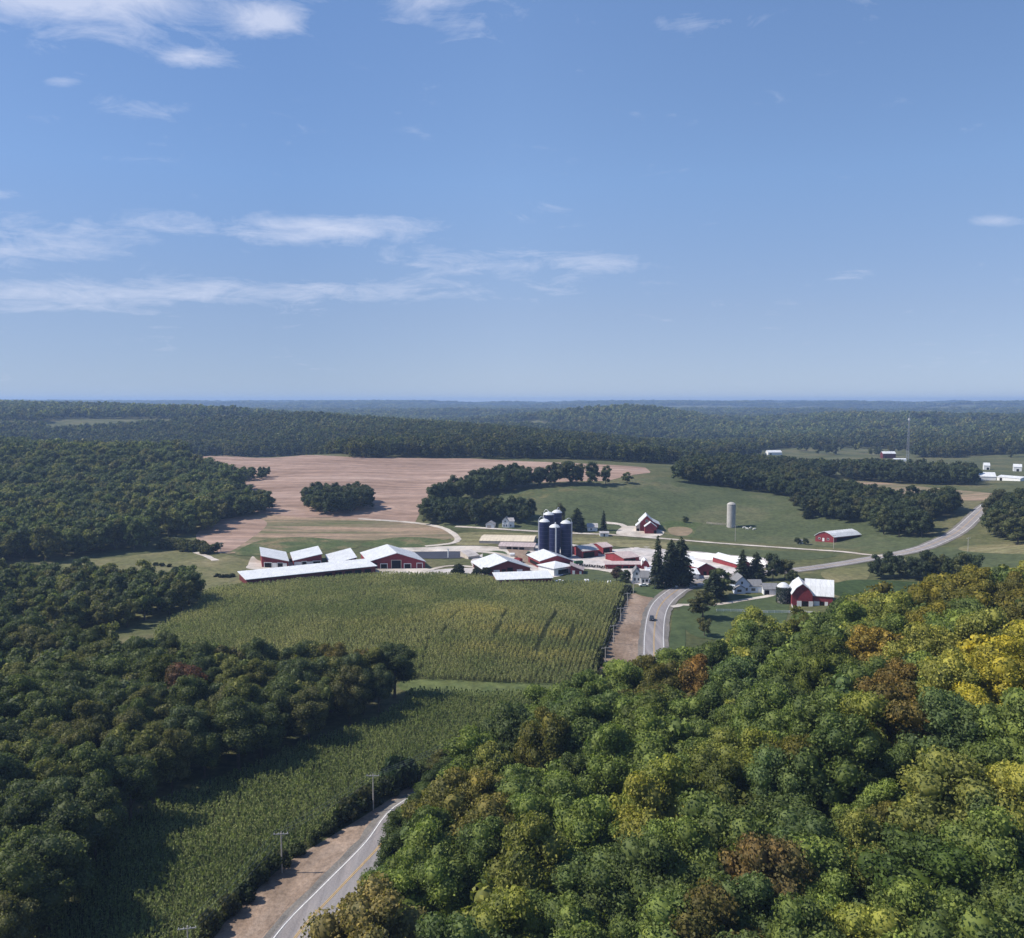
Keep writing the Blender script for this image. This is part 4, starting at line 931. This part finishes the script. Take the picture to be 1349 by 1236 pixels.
def bag(a, b, r, lab):
    a, b = np.array(U(*a)), np.array(U(*b)); n = 14; pr = []; d = (b - a) / np.hypot(*(b - a)); nn = np.array([-d[1], d[0]])
    root = MB()
    V = []; k = 10
    for i in range(n + 1):
        p = a + (b - a) * i / n; z = z1(*p); rad = r * (min(1, .35 + 1.3 * min(i, n - i))) * random.uniform(.95, 1.05)
        V.append([(p[0] + nn[0] * math.cos(t) * rad * 1.25, p[1] + nn[1] * math.cos(t) * rad * 1.25, z - .1 + math.sin(t) * rad * 1.25) for t in np.linspace(0, math.pi, k)])
    root.v = [q for R_ in V for q in R_]
    for i in range(n):
        for j in range(k - 1): root.f.append((i * k + j, i * k + j + 1, (i + 1) * k + j + 1, (i + 1) * k + j))
    root.f += [tuple(range(k)), tuple(n * k + j for j in reversed(range(k)))]
    c = a; o = thing('silage_bag', lab, 'silage bag', (a[0], a[1], z1(*a)), 'long white silage bags behind the red barns'); root.build('cover', 'plastic', o, smooth_=True)
bag((906,730.5), (1008,741), 1.5, 'rearmost long white silage bag behind the roadside red barns')
bag((908,733.5), (985,742), 1.5, 'middle long white silage bag behind the roadside red barns')
bag((925,731), (1012,745), 1.4, 'front right long white silage bag, nearest the dark spruces')
# blue house, garage, ivy silo, gambrel barn
r, P, _ = gable('pale_blue_house', 'pale blue two-storey house with grey roof among dark trees beside the highway', 'house', (968,781), (987.5,781), 9, G2(4.6,7.9), wall='houseblue', roof='shingle', over=.4,
      holes=[('F',2.9,3.9,4.2,5.5,'window'),('F',5.3,6.2,1,2.4,'window')])
gable('', '', '', (967.5,782.5), (982,782.5), 2.4, G2(2.5,3.9), wall='houseblue', roof='shingle', root=r, over=.3, holes=[('F',1.4,3.4,.9,2.1,'window')], z=.9)
eaves('', '', '', (987.5,781), (1004,781), 7, G2(3.1,5.6), wall='houseblue', roof='shingle', root=r, over=.35, holes=[('F',.8,2.8,.9,2.2,'window'),('F',4,5,.1,2.1,'door','white')])
eaves('grey_roofed_garage', 'white garage with grey roof between the pale blue house and the ivy silo', 'garage', (1006,784), (1024.5,784), 7, G2(2.9,4.9), wall='white', roof='shingle', holes=[('F',.5,2.6,.1,2.3,'door'),('F',3.3,6,.1,2.3,'door','white')])
def silo(x, y, zb, r, h, lab, name, body, dome, cat='silo', grp=None, hoop=None, dh=1.7):
    o = thing(name, lab, cat, (x, y, zb), grp)
    MB().lathe(x, y, [(r, zb - 1), (r, zb + h)], 28).build('body', body, o, smooth_=False)
    MB().lathe(x, y, [(r + .12, zb + h - .15), (r + .12, zb + h + .12), (r * .72, zb + h + dh * .62), (r * .35, zb + h + dh * .92), (.12, zb + h + dh)], 28).build('roof', dome, o)
    if hoop is not None:
        a = hoop; cx, cy = x + math.cos(a) * (r + .35), y + math.sin(a) * (r + .35)
        MB().box(cx, cy, zb, .7, .7, h + .5, a).build('ladder_chute', 'steel', o)
        pts_ = [(cx + (x - cx) * .5 * (1 - math.cos(t)), cy + (y - cy) * .5 * (1 - math.cos(t)), zb + h + .3 + 2.6 * math.sin(t)) for t in np.linspace(0, math.pi * .9, 9)]
        MB().tube(pts_, [.16] * 9, 6).build('filler_pipe', 'steel', o)
        MB().tube([(x, y, zb + h + dh - .1), (x, y, zb + h + dh + .5)], [.25, .2], 8).build('vent', 'whiteroof', o)
    return o
B0 = 0.
for px, d, h, hp, lab in [(717.6,515,20.6,math.radians(170),'front left tall blue silo of the cluster of five'),(731.2,504,18.9,math.radians(-80),'front middle blue silo, the shortest of the cluster'),
                          (746.2,507,20.8,math.radians(10),'front right tall blue silo of the cluster'),(723.3,534,22.4,math.radians(150),'rear left blue silo showing above the front ones'),(734.2,540,22.9,math.radians(60),'rear right blue silo with a pointed white top')]:
    x = (px - 674.5) / F * d; silo(x, d, z1(x, d), 3.15, h - z1(x, d), lab, 'blue_silo', 'silo', 'whiteroof', 'silo', 'cluster of five blue silos', hp)
x, y = U(963, 694.5); silo(x, y, z1(x, y), 3.0, 16.2, 'lone grey concrete silo standing in the green pasture', 'concrete_silo', 'stave', 'stave', dh=1.6)
x, y = U(1031.5, 794); o = silo(x, y, z1(x, y), 2.75, 7.6, 'short silo smothered in dark ivy beside the big gambrel barn', 'ivy_silo', 'stave', 'whiteroof', dh=1.9)
a = RNG.uniform(0, 2 * np.pi, 1500); hh = RNG.uniform(0, 1, 1500) ** .8 * 7.2; D_ = np.stack([np.cos(a), np.sin(a), np.full(1500, .3)], -1)
v_, f_ = leaves(np.stack([np.cos(a) * 3.0, np.sin(a) * 3.0, hh], -1) + RNG.normal(0, .12, (1500, 3)), D_, .32, .4); link('ivy', npmesh('ivy', v_, f_, [M['ivy']]), o)
r, P, _ = gable('gambrel_barn', 'big red gambrel barn with white roofs and white lower doors beside the ivy silo', 'barn', (1043,799), (1070.2,799), 15, GAM(5.6,8.3,10.3,.2), z=.4, over=.5,
      holes=[('F',2.2,4.2,0,2.5,'door','white'),('F',4.5,7,0,2.5,'door'),('F',7.3,9.2,0,2.5,'door','white'),('F',4.2,5.4,7.4,8.6,'door','darkred')])
eaves('', '', '', (1061,798), (1097,798), 12.5, [(0,5.2),(.22,8.6),(.5,11.2),(.78,8.6),(1,5.2)], z=.4, root=r, over=.5,
      holes=[('F',3.5,6.0,0,2.5,'door','white'),('F',6.3,7.9,0,2.5,'door'),('F',8.2,9.6,0,2.5,'door','white'),('F',10.2,11.8,0,2.3,'door')])
a_, b_ = U(1074,713.5), U(1098.5,715)
r, P, _ = gable('long_red_barn', 'lone long red barn with a rounded gable end and white roof on the pasture', 'barn', ('w', *a_), ('w', *b_), 24, GAM(3.4,5.2,6.3,.22), v=(21,11), z=z1(*b_) + .1, holes=[('F',2,3.2,1.2,2.2,'window'),('F',4.6,5.9,.1,2.2,'door','white'),('F',7.6,8.8,1.2,2.2,'window'),('R',2.5,22,.3,2.6,'opening')])
eaves('white_shed', 'tiny white shed between two round trees on the pasture', 'shed', (1053,717), (1057.5,717), 2.4, G2(1.7,2.7), wall='white', roof='shingle', holes=[('F',.6,1.3,.1,1.5,'door')], over=.2)
# silage bunkers, feed places
eaves('bunker_silo', 'long pale bunker silo with sandy cover left of the blue silos', 'bunker', (631,716), (703,719), 24, [(0,2.4),(.5,3.6),(1,2.6)], wall='cream', roof='tan_plate', over=.1)
eaves('feed_shed', 'low pale shed with open dark front just left of the blue silos', 'shed', (657,723.5), (703,726), 8, [(0,2.4),(1,3.4)], wall='cream', roof='pinkroof', holes=[('F',5+i*4,8+i*4,.1,2.0,'opening') for i in range(3)])
eaves('slab_stack', 'stack of pale slabs at the right end of the dark lagoon', 'stack', (617,737), (632,735), 9, [(0,1.4),(1,3.6)], wall='cream', roof='concrete', over=.1)
sheet('sand_lane', W((668,722),(690,722),(706,735),(712,745),(692,743),(676,733)), 'dirt', .34, 4)
# far white buildings
for A_, B_, D_, pr, nm, lab, wl in [((1012,599.5),(1030,599.5),12,G2(4,7),'far_farm_shed','long white roof alone in the far light field','white'),((1163,604),(1180,604),10,G2(7,10),'far_barn','white-roofed barn beside the foot of the tower','darkred'),
        ((1284,633),(1312,633),22,G2(4,7.5),'far_farm_shed','wide white farm roof at the far right','white'),((1313,633),(1344,634),14,G2(3.5,5),'far_farm_shed','long pale shed right of the wide white farm roof','white'),
        ((1296,619),(1304,619),8,G2(5,8),'far_house','small white house above the wide white farm roof','white'),((1335,621),(1346,621),8,G2(5,8),'far_house','white house by the right edge above the pale shed','white'),
        ((1178,608),(1194,608),10,G2(3,4),'far_farm_shed','low white roof touching the foot of the tower','white')]:
    eaves(nm, lab, 'farm building', A_, B_, D_, pr, wall=wl, holes=[('F',3,5.5,.1,2.8,'door')], over=.3)

# ------------------------------------------------------------------ tower, poles, fences, tanks
x, y = U(1196, 607); zb = z1(x, y); o = thing('radio_tower', 'tall thin lattice radio tower on the far plain', 'tower', (x, y, zb)); b = MB(); Hh = 62; k = 14
def tw(t): return 3.6 * (1 - t) + .9 * t
cs = [[(x + math.cos(a) * tw(i / k) * .6, y + math.sin(a) * tw(i / k) * .6, zb + Hh * i / k) for a in (.5, 2.6, 4.7)] for i in range(k + 1)]
for j in range(3):
    b.tube([cs[0][j], cs[-1][j]], [.3, .26], 5)
b.build('mast', 'tower', o); b = MB()
for i in range(k):
    for j in range(3):
        b.tube([cs[i][j], cs[i + 1][(j + 1) % 3]], [.15, .15], 4); b.tube([cs[i][j], cs[i][(j + 1) % 3]], [.15, .15], 4)
b.build('bracing', 'tower', o)
for a in (0, 2.1, 4.2): MB().box(x + math.cos(a) * 1.3, y + math.sin(a) * 1.3, zb + Hh - 5, .6, .6, 3, a).build('antenna', 'white', o)
MB().tube([(x, y, zb + Hh), (x, y, zb + Hh + 5)], [.12, .06], 5).build('lightning_rod', 'steel', o)

def pole(px, py, h, lab, grp, arm=True, ang=.55):
    x, y = U(px, py); zb = z1(x, y); o = thing('utility_pole', lab, 'utility pole', (x, y, zb), grp)
    MB().tube([(x, y, zb - 1), (x, y, zb + h)], [.17, .12], 8).build('post', 'wood', o)
    if arm:
        MB().box(x, y - .16, zb + h - .45, 2.9, .13, .16, ang).build('crossarm', 'wood', o)
        for s in (-1.3, -.5, .5, 1.3): MB().tube([(x + math.cos(ang) * s, y - .16 + math.sin(ang) * s, zb + h - .3), (x + math.cos(ang) * s, y - .16 + math.sin(ang) * s, zb + h - .05)], [.06, .04], 6).build('insulator', 'white', o)
g = 'utility poles along the highway'
for px, py, h, lab, an in [(249,1290,9,'nearest utility pole, only its crossarm showing at the bottom edge',.2),(371.5,1151,8.6,'utility pole at the bottom left between corn and dirt verge',.1),(492,1069,8.8,'utility pole above the highway where the dirt verge narrows',0),
    (616,1011,8.8,'utility pole whose top shows against the corn behind the shrubs',0),(797.4,880,7.4,'nearest utility pole of the row along the graded dirt',.3),(808.4,848,7.2,'second utility pole of the row along the graded dirt',.3),
    (817.6,822,6.8,'third utility pole of the row along the graded dirt',.3),(826.6,799,6.2,'fourth utility pole of the row along the graded dirt',.3),(834.5,782,6,'farthest utility pole at the top corner of the graded dirt',.3),
    (862,776,6,'utility pole at the foot of the tall spruce by the parked cars',.3),(968.5,713.5,10.5,'utility pole below the lone concrete silo',.2),(1098,723,8.5,'utility pole in front of the lone long red barn',.2),
    (1275,727,8,'utility pole beside the upper highway bend at right',.4),(272,729,5,'left one of two small poles on the left pasture',.2),(291,729,6.5,'right one of two small poles on the left pasture',.2)]:
    pole(px, py, h, lab, g, True, an)
def wires(L, h, lab):
    P_ = [U(*q) for q in L]; o = thing('power_line', lab, 'power line', (P_[0][0], P_[0][1], z1(*P_[0]) + h))
    for off in (-1.3, 0., 1.3):
        b = MB()
        for A_, B_ in zip(P_, P_[1:]):
            za, zb_ = z1(*A_) + h, z1(*B_) + h; d_ = math.hypot(B_[0] - A_[0], B_[1] - A_[1]); pt = []
            for k_ in range(9):
                f_ = k_ / 8; pt.append((A_[0] + (B_[0] - A_[0]) * f_ + off, A_[1] + (B_[1] - A_[1]) * f_, za + (zb_ - za) * f_ - 4 * f_ * (1 - f_) * d_ * .02))
            b.tube(pt, [.022] * 9, 4)
        b.build('wire', 'tower', o)
wires([(249,1290),(371.5,1151),(492,1069),(616,1011)], 8.7, 'thin sagging wires between the utility poles of the valley corn')
wires([(797.4,880),(808.4,848),(817.6,822),(826.6,799),(834.5,782)], 6.8, 'thin wires between the utility poles along the graded dirt')
x, y = U(590.5, 735); o = thing('light_mast', 'white mast standing in the dark lagoon', 'mast', (x, y, z1(x, y))); MB().tube([(x, y, z1(x, y) - .5), (x, y, z1(x, y) + 5)], [.35, .3], 8).build('pole', 'white', o); MB().box(x, y, z1(x, y) + 5, 1.2, .4, .4).build('lamp_head', 'white', o)

def fence(P, lab, name='rail_fence', mat='white', h=1.2, gap=3.0, rails=3, grp=None):
    P = resample(smooth(P, 6, False), gap, False); zz = zt(P[:, 0], P[:, 1]); o = thing(name, lab, 'fence', (P[0][0], P[0][1], zz[0]), grp)
    b = MB()
    for (x, y), z in zip(P, zz): b.box(x, y, z - .3, .16, .16, h + .35)
    b.build('posts', mat, o)
    for k in range(rails):
        b = MB(); f = h * (k + .9) / rails
        for i in range(len(P) - 1):
            d = P[i + 1] - P[i]; d = d / np.hypot(*d); nx, ny = -d[1] * .03, d[0] * .03; A_, B_ = P[i], P[i + 1]
            b.hexa([(A_[0] - nx, A_[1] - ny, zz[i] + f - .08), (B_[0] - nx, B_[1] - ny, zz[i + 1] + f - .08), (B_[0] + nx, B_[1] + ny, zz[i + 1] + f - .08), (A_[0] + nx, A_[1] + ny, zz[i] + f - .08),
                    (A_[0] - nx, A_[1] - ny, zz[i] + f + .1), (B_[0] - nx, B_[1] - ny, zz[i + 1] + f + .1), (B_[0] + nx, B_[1] + ny, zz[i + 1] + f + .1), (A_[0] + nx, A_[1] + ny, zz[i] + f + .1)])
        b.build('rail', mat, o)
fence(W((944,806),(975,806.5),(1004,808),(1040,808),(1070,809)), 'long white rail fence on the lawn below the pale blue house')
fence(W((1043,799),(1044.5,804),(1047,808)), 'short white fence running forward from the gambrel barn corner')
fence(W((931,690),(945,691.5),(956,692)), 'pale feed fence left of the lone concrete silo', mat='cream')
fence(W((768,748),(785,747),(800,750)), 'dark rail fence in front of the farmyard right of the blue silos', mat='wood')

def tank(px, py, L, r, lab, ang=0.):
    x, y = U(px, py); zb = z1(x, y); o = thing('white_tank', lab, 'tank', (x, y, zb)); c, s = math.cos(ang), math.sin(ang)
    q = [(-L / 2 - .25, r * .5), (-L / 2, r), (L / 2, r), (L / 2 + .25, r * .5)]
    MB().tube([(x + c * a, y + s * a, zb + r + .35) for a, _ in q], [k for _, k in q], 14).build('vessel', 'white', o)
    for a in (-L * .3, L * .3): MB().box(x + c * a, y + s * a, zb - .1, .25, r * 1.4, .7, ang).build('saddle', 'steel', o)
tank(675, 733.5, 2.6, 1.0, 'small white tank beside the sandy lane left of the silos'); tank(713, 748.5, 2.4, .9, 'white tank at the left foot of the four-sided white roof', .6); tank(772.5, 769, 2.2, 1.0, 'white tank at the corn edge left of the white farmhouse', .1)
tank(802.5, 769.5, 1.6, .7, 'little white tank nearest the white farmhouse at the corn edge', .4)

# ------------------------------------------------------------------ cars, cattle
def car(px, py, ang, mat, lab, grp=None, suv=False, xy=None):
    x, y = xy or U(px, py); zb = z1(x, y) + .24; o = thing('car', lab, 'car', (x, y, zb), grp, ang)
    L_, w = 4.6, 1.8; top = 1.62 if suv else 1.42
    pr = [(-2.3,.35),(-2.3,.8),(-2.2,.92),(-1.25,.98),(-1.25,.98),(2.1,.95),(2.3,.8),(2.3,.35)] 
    def ext(prof, hw, m):
        n = len(prof); b = MB(); b.v = [(s, -hw, h) for s, h in prof] + [(s, hw, h) for s, h in prof]
        b.f = [tuple(range(n)), tuple(n + i for i in reversed(range(n)))] + [(i, n + i, n + (i + 1) % n, (i + 1) % n) for i in range(n)]; return b
    ext([(-2.3,.38),(-2.32,.75),(-2.15,.88),(-1.2,.98),(2.0,.95),(2.28,.82),(2.3,.38)], w / 2, None).build('body', mat, o, world=False)
    r_ = 1.9 if suv else 1.35
    ext([(-1.2,.97),(-.45,top - .05),(.7,top - .05),(r_,.97)], w / 2 - .14, None).build('windows', 'glass', o, world=False)
    ext([(-.5,top - .06),(-.42,top),(.72 if not suv else 1.3,top),(.8 if not suv else 1.4,top - .06)], w / 2 - .12, None).build('roof', mat, o, world=False)
    for sx in (-1.4, 1.4):
        for sy in (-.82, .82): MB().tube([(sx, sy - .11, .33), (sx, sy + .11, .33)], [.33, .33], 14).build('wheel', 'blacktyre', o, world=False)
    for sy in (-.6, .6): MB().box(-2.32, sy, .62, .06, .35, .14).build('headlight', 'steel', o, world=False)
i = int(np.argmin(abs(R0[:, 1] - U(857, 818)[1]))); d = R0[i + 1] - R0[i]; d /= np.hypot(*d); q = R0[i] + np.array([-d[1], d[0]]) * 1.6
car(0, 0, math.atan2(d[1], d[0]), 'carblack', 'black car driving on the highway beside the graded dirt', suv=True, xy=tuple(q))
x, y = U(518, 1085); zb = z1(x, y); o = thing('road_sign', 'small white road sign on a dark post beside the near highway', 'sign', (x, y, zb)); MB().tube([(x, y, zb - .3), (x, y, zb + 1.3)], [.06, .06], 6).build('post', 'blacktyre', o); MB().box(x, y - .08, zb + .8, .75, .05, .8).build('panel', 'white', o)
i = int(np.argmin(abs(R0[:, 1] - U(1298, 668)[1]))); d = R0[i + 1] - R0[i]; d /= np.hypot(*d); q = R0[i] + np.array([-d[1], d[0]]) * 1.7
car(0, 0, math.atan2(d[1], d[0]), 'carwhite', 'pale car climbing the far upper highway at right', xy=tuple(q))
for px, py, an, lab in [(848,773,.05,'white car parked in front of the white farmhouse'),(869,772.5,.1,'white car parked between pole and tall spruce trunks'),(880,772,0,'white car half hidden behind the spruce trunks'),
                        (737,768,.1,'white car parked at the right end of the long low shed'),(890,774,1.5,'white car parked at the right end of the row by the spruces')]:
    car(px, py, an, 'carwhite', lab, 'white cars parked in the farmyard')
def cow(px, py, ang, lab):
    x, y = U(px, py); o = thing('cow', lab, 'cow', (x, y, z1(x, y)), None, ang); bm = bpy.data.meshes.new('cow_body')
    V = [(-.9,0,1.15),(-.3,0,1.1),(.4,0,1.12),(.85,0,1.2),(1.15,0,1.35),(1.5,0,1.3),(-.8,.25,.75),(-.85,.25,.35),(-.8,.25,.02),(-.8,-.25,.75),(-.85,-.25,.35),(-.8,-.25,.02),(.6,.25,.7),(.6,.25,.35),(.6,.25,.02),(.6,-.25,.7),(.6,-.25,.35),(.6,-.25,.02),(-1.05,0,1.1),(-1.12,0,.5)]
    E = [(0,1),(1,2),(2,3),(3,4),(4,5),(0,6),(6,7),(7,8),(0,9),(9,10),(10,11),(2,12),(12,13),(13,14),(2,15),(15,16),(16,17),(0,18),(18,19)]
    R_ = [.36,.40,.38,.3,.2,.13,.17,.09,.08,.17,.09,.08,.14,.08,.07,.14,.08,.07,.06,.04]
    bm.from_pydata(V, E, []); bm.materials.append(M['cow']); b = link('body', bm, o)
    b.modifiers.new('Skin', 'SKIN'); bm.skin_vertices.new() if not bm.skin_vertices else None
    for sv, r in zip(bm.skin_vertices[0].data, R_): sv.radius = (r, r)
    bm.skin_vertices[0].data[0].use_root = True; b.modifiers.new('Subdivision', 'SUBSURF').levels = 1
for px, py, an, lab in [(980,696.5,.2,'white cow nearest the concrete silo, first of the herd in its shade'),(984,698,2.6,'second white cow from the concrete silo'),(988.5,697,.8,'third white cow from the concrete silo'),(993.5,698.6,0,'white cow farthest right of the herd beside the concrete silo')]:
    cow(px, py, an, lab)

def tractor(px, py, ang, mat, lab):
    x, y = U(px, py); o = thing('tractor', lab, 'tractor', (x, y, z1(x, y) + .3), None, ang); w = lambda b, n, m: b.build(n, m, o, world=False)
    w(MB().hexa([(.2,-.45,.8),(2.3,-.4,.8),(2.3,.4,.8),(.2,.45,.8),(.2,-.45,1.65),(2.2,-.38,1.5),(2.2,.38,1.5),(.2,.45,1.65)]), 'hood', mat)
    w(MB().hexa([(-1.2,-.75,1.0),(.25,-.7,1.0),(.25,.7,1.0),(-1.2,.75,1.0),(-1.1,-.65,2.5),(.1,-.6,2.5),(.1,.6,2.5),(-1.1,.65,2.5)]), 'cab', 'glass'); w(MB().box(-.5, 0, 2.5, 1.5, 1.5, .14), 'roof', mat)
    for sx, r in ((-.9, .85), (1.8, .5)):
        for sy in (-.95, .95): w(MB().tube([(sx, sy - .22, r), (sx, sy + .22, r)], [r, r], 18), 'wheel', 'blacktyre')
    w(MB().tube([(1.3, -.3, 1.5), (1.3, -.3, 2.3)], [.06, .06], 6), 'exhaust', 'steel')
M['tractor_green'] = m_flat('green_machine_paint', (.03, .12, .04), .4, .4, .1, 2); M['bale'] = m_flat('pale_bale_wrap', (.62, .60, .55), .6, .2, .2, 1); M['darkcow'] = m_flat('black_cattle_hide', (.03, .025, .025), .9, .1, .2, 1)
tractor(697, 733, .8, 'tractor_green', 'green tractor on the sandy lane left of the blue silos'); tractor(812, 737, 2.5, 'red', 'red tractor between the open machine sheds')
def wagon(px, py, ang, mat, lab):
    x, y = U(px, py); o = thing('feed_wagon', lab, 'wagon', (x, y, z1(x, y) + .3), None, ang)
    b = MB()
    for c in (((-2.4,-1.1),(2.4,-1.0)),((2.4,-1.1),(2.5,1.1)),((2.4,1.1),(-2.4,1.0)),((-2.4,1.1),(-2.5,-1.1))):
        (x0, y0), (x1, y1) = c; xa, xb = sorted((x0, x1)); ya, yb = sorted((y0, y1)); b.box((xa + xb) / 2, (ya + yb) / 2, .75, xb - xa, yb - ya, 1.5)
    b.box(0, 0, .7, 4.8, 2.2, .12); b.build('box', mat, o, world=False)
    for sx in (-1.4, 1.4):
        for sy in (-1.0, 1.0): MB().tube([(sx, sy - .12, .42), (sx, sy + .12, .42)], [.42, .42], 14).build('wheel', 'blacktyre', o, world=False)
    MB().tube([(2.4, 0, .7), (4.0, 0, .45)], [.07, .05], 6).build('drawbar', 'steel', o, world=False)
wagon(762, 745, .4, 'tractor_green', 'green feed wagon right of the small sloping red shed'); wagon(876, 742, 1.2, 'steel', 'grey wagon on the pale yard left of the tall spruces'); wagon(683, 741, 2.2, 'red', 'red wagon between the two big central barns')
_cow_mat = M['cow']; M['cow'] = M['darkcow']
for i in range(14): cow(757 + i * 3.3, 745.5 + i * .28 + (i % 3) * .3, 1.5 + .5 * math.sin(i * 2.1), 'black cow feeding in the line along the farmyard rail fence')
M['cow'] = _cow_mat
for o_ in COL.objects:
    if o_.get('label', '').startswith('black cow feeding'): o_['group'] = 'black cows feeding along the rail fence'

# ------------------------------------------------------------------ air, sky, sun, camera
m = bpy.data.materials.new('pale_air'); m.use_nodes = True; t = m.node_tree
for n in list(t.nodes): t.nodes.remove(n)
mo = t.nodes.new('ShaderNodeOutputMaterial'); pv = t.nodes.new('ShaderNodeVolumePrincipled'); pv.inputs['Color'].default_value = (.44, .64, 1.0, 1); pv.inputs['Density'].default_value = HAZE = 1.15e-4; pv.inputs['Anisotropy'].default_value = .1
lk(t, pv.outputs[0], mo.inputs['Volume'])
b = MB().box(0, 6000, -8, 34000, 15500, 150); me = bpy.data.meshes.new('haze'); me.from_pydata(b.v, [], b.f); me.materials.append(m); me.update(); tag(link('haze', me), 'thin blue haze over the distant hills', 'haze', kind='stuff')

w = bpy.data.worlds.new('World'); SC.world = w; w.use_nodes = True; t = w.node_tree; bg = t.nodes['Background']
sk = t.nodes.new('ShaderNodeTexSky'); sk.sky_type = 'NISHITA'; sk.sun_disc = False; sk.sun_elevation = SUN_EL; sk.sun_rotation = SUN_AZ; sk.altitude = 300; sk.air_density = 1.0; sk.dust_density = .6; sk.ozone_density = 3
tg = t.nodes.new('ShaderNodeTexCoord'); sx = t.nodes.new('ShaderNodeSeparateXYZ'); cx = t.nodes.new('ShaderNodeCombineXYZ'); nm = t.nodes.new('ShaderNodeVectorMath'); nm.operation = 'NORMALIZE'
lk(t, tg.outputs['Generated'], sx.inputs[0]); lk(t, sx.outputs[0], cx.inputs[0]); lk(t, sx.outputs[1], cx.inputs[1]); lk(t, math_(t, 'ADD', math_(t, 'MULTIPLY', sx.outputs[2], 1.1), .085), cx.inputs[2]); lk(t, cx.outputs[0], nm.inputs[0]); lk(t, nm.outputs[0], sk.inputs['Vector'])
tc = t.nodes.new('ShaderNodeTexCoord'); s = t.nodes.new('ShaderNodeSeparateXYZ'); lk(t, tc.outputs['Generated'], s.inputs[0])
ya = math_(t, 'MAXIMUM', s.outputs[1], .05); uu = math_(t, 'DIVIDE', s.outputs[0], ya); vv = math_(t, 'DIVIDE', s.outputs[2], ya)
zc = math_(t, 'MAXIMUM', math_(t, 'ADD', s.outputs[2], .06), .03)
cb = t.nodes.new('ShaderNodeCombineXYZ'); lk(t, math_(t, 'DIVIDE', s.outputs[0], zc), cb.inputs[0]); lk(t, math_(t, 'DIVIDE', s.outputs[1], zc), cb.inputs[1])
def blob(px, py, a, b_, amp):
    x0, y0 = (px - 674.5) / F, (EYE - py) / F
    e = math_(t, 'ADD', math_(t, 'POWER', math_(t, 'ABSOLUTE', math_(t, 'DIVIDE', math_(t, 'SUBTRACT', uu, x0), a / F)), 2.), math_(t, 'POWER', math_(t, 'ABSOLUTE', math_(t, 'DIVIDE', math_(t, 'SUBTRACT', vv, y0), b_ / F)), 2.))
    return math_(t, 'MULTIPLY', math_(t, 'EXPONENT', math_(t, 'MULTIPLY', e, -1.)), amp)
tot = None
for q in [(130,10,190,50,1.05),(365,48,48,24,.8),(268,93,52,12,.72),(200,158,70,14,.42),(98,122,26,8,.45),(570,20,70,24,.5),(60,335,160,20,.5),(250,385,420,16,.47),(450,310,110,16,.6),(620,350,120,18,.4),(800,350,70,12,.42),(1300,297,50,8,.5),(1130,5,110,16,.45),(890,50,50,12,.4),(1120,365,40,10,.3),(600,55,60,20,.3),(0,265,50,14,.45),(130,400,300,30,.22),(240,300,300,20,.3)]:
    k = blob(*q); tot = k if tot is None else math_(t, 'ADD', tot, k)
def nz(vec, sc, d, r, dist, scale3):
    mp = t.nodes.new('ShaderNodeMapping'); mp.inputs['Scale'].default_value = scale3; lk(t, vec, mp.inputs['Vector']); return noise(t, mp.outputs[0], sc, d, r, dist)
n1 = nz(cb.outputs[0], 2.2, 10, .68, .8, (1, 1, 1))
n2 = nz(tc.outputs['Generated'], 14, 10, .7, .8, (1, 1, 3.2))
nn = math_(t, 'ADD', math_(t, 'MULTIPLY', n1, .45), math_(t, 'MULTIPLY', n2, .55))
f = math_(t, 'MULTIPLY', math_(t, 'ADD', math_(t, 'MULTIPLY', tot, .42), math_(t, 'SUBTRACT', nn, .575)), 2.0)
fc = t.nodes.new('ShaderNodeClamp'); lk(t, f, fc.inputs['Value']); fc.inputs['Max'].default_value = .62
grade = ramp(t, s.outputs[2], [(0, (.80, .66, .64)), (.10, (.88, .76, .74)), (.24, (.93, .93, .95)), (.45, (.87, .93, 1.0))])
cl = mix(t, fc.outputs[0], mix(t, 1., mix(t, 1., sk.outputs[0], grade, 'MULTIPLY'), ramp(t, math_(t, 'ADD', s.outputs[0], .6), [(.05, (.72, .76, .80)), (.36, (.80, .84, .88)), (.60, (1, 1, 1))]), 'MULTIPLY'), (4.4, 4.6, 5.4)); lk(t, cl, bg.inputs['Color']); bg.inputs['Strength'].default_value = .15

sl = bpy.data.lights.new('sun', 'SUN'); sl.energy = 5.0; sl.angle = math.radians(.5); sl.color = (1, .94, .84); so = bpy.data.objects.new('sun', sl); COL.objects.link(so)
sd = Vector((math.sin(SUN_AZ) * math.cos(SUN_EL), math.cos(SUN_AZ) * math.cos(SUN_EL), math.sin(SUN_EL))); so.rotation_euler = sd.to_track_quat('Z', 'Y').to_euler(); so.location = (0, 0, 300)

cd = bpy.data.cameras.new('camera'); cd.sensor_fit = 'HORIZONTAL'; cd.sensor_width = 36; cd.lens = F / PW * 36; cd.clip_start = 1; cd.clip_end = 60000
co = bpy.data.objects.new('camera', cd); COL.objects.link(co); co.location = (0, 0, HC); co.rotation_euler = (math.pi / 2 - PITCH, 0, 0); SC.camera = co
SC.view_settings.view_transform = 'Standard'; SC.view_settings.look = 'None'; SC.view_settings.exposure = .3; SC.view_settings.gamma = 1
SC.cycles.use_denoising = True; SC.cycles.max_bounces = 5; SC.cycles.transparent_max_bounces = 4; SC.cycles.volume_bounces = 0
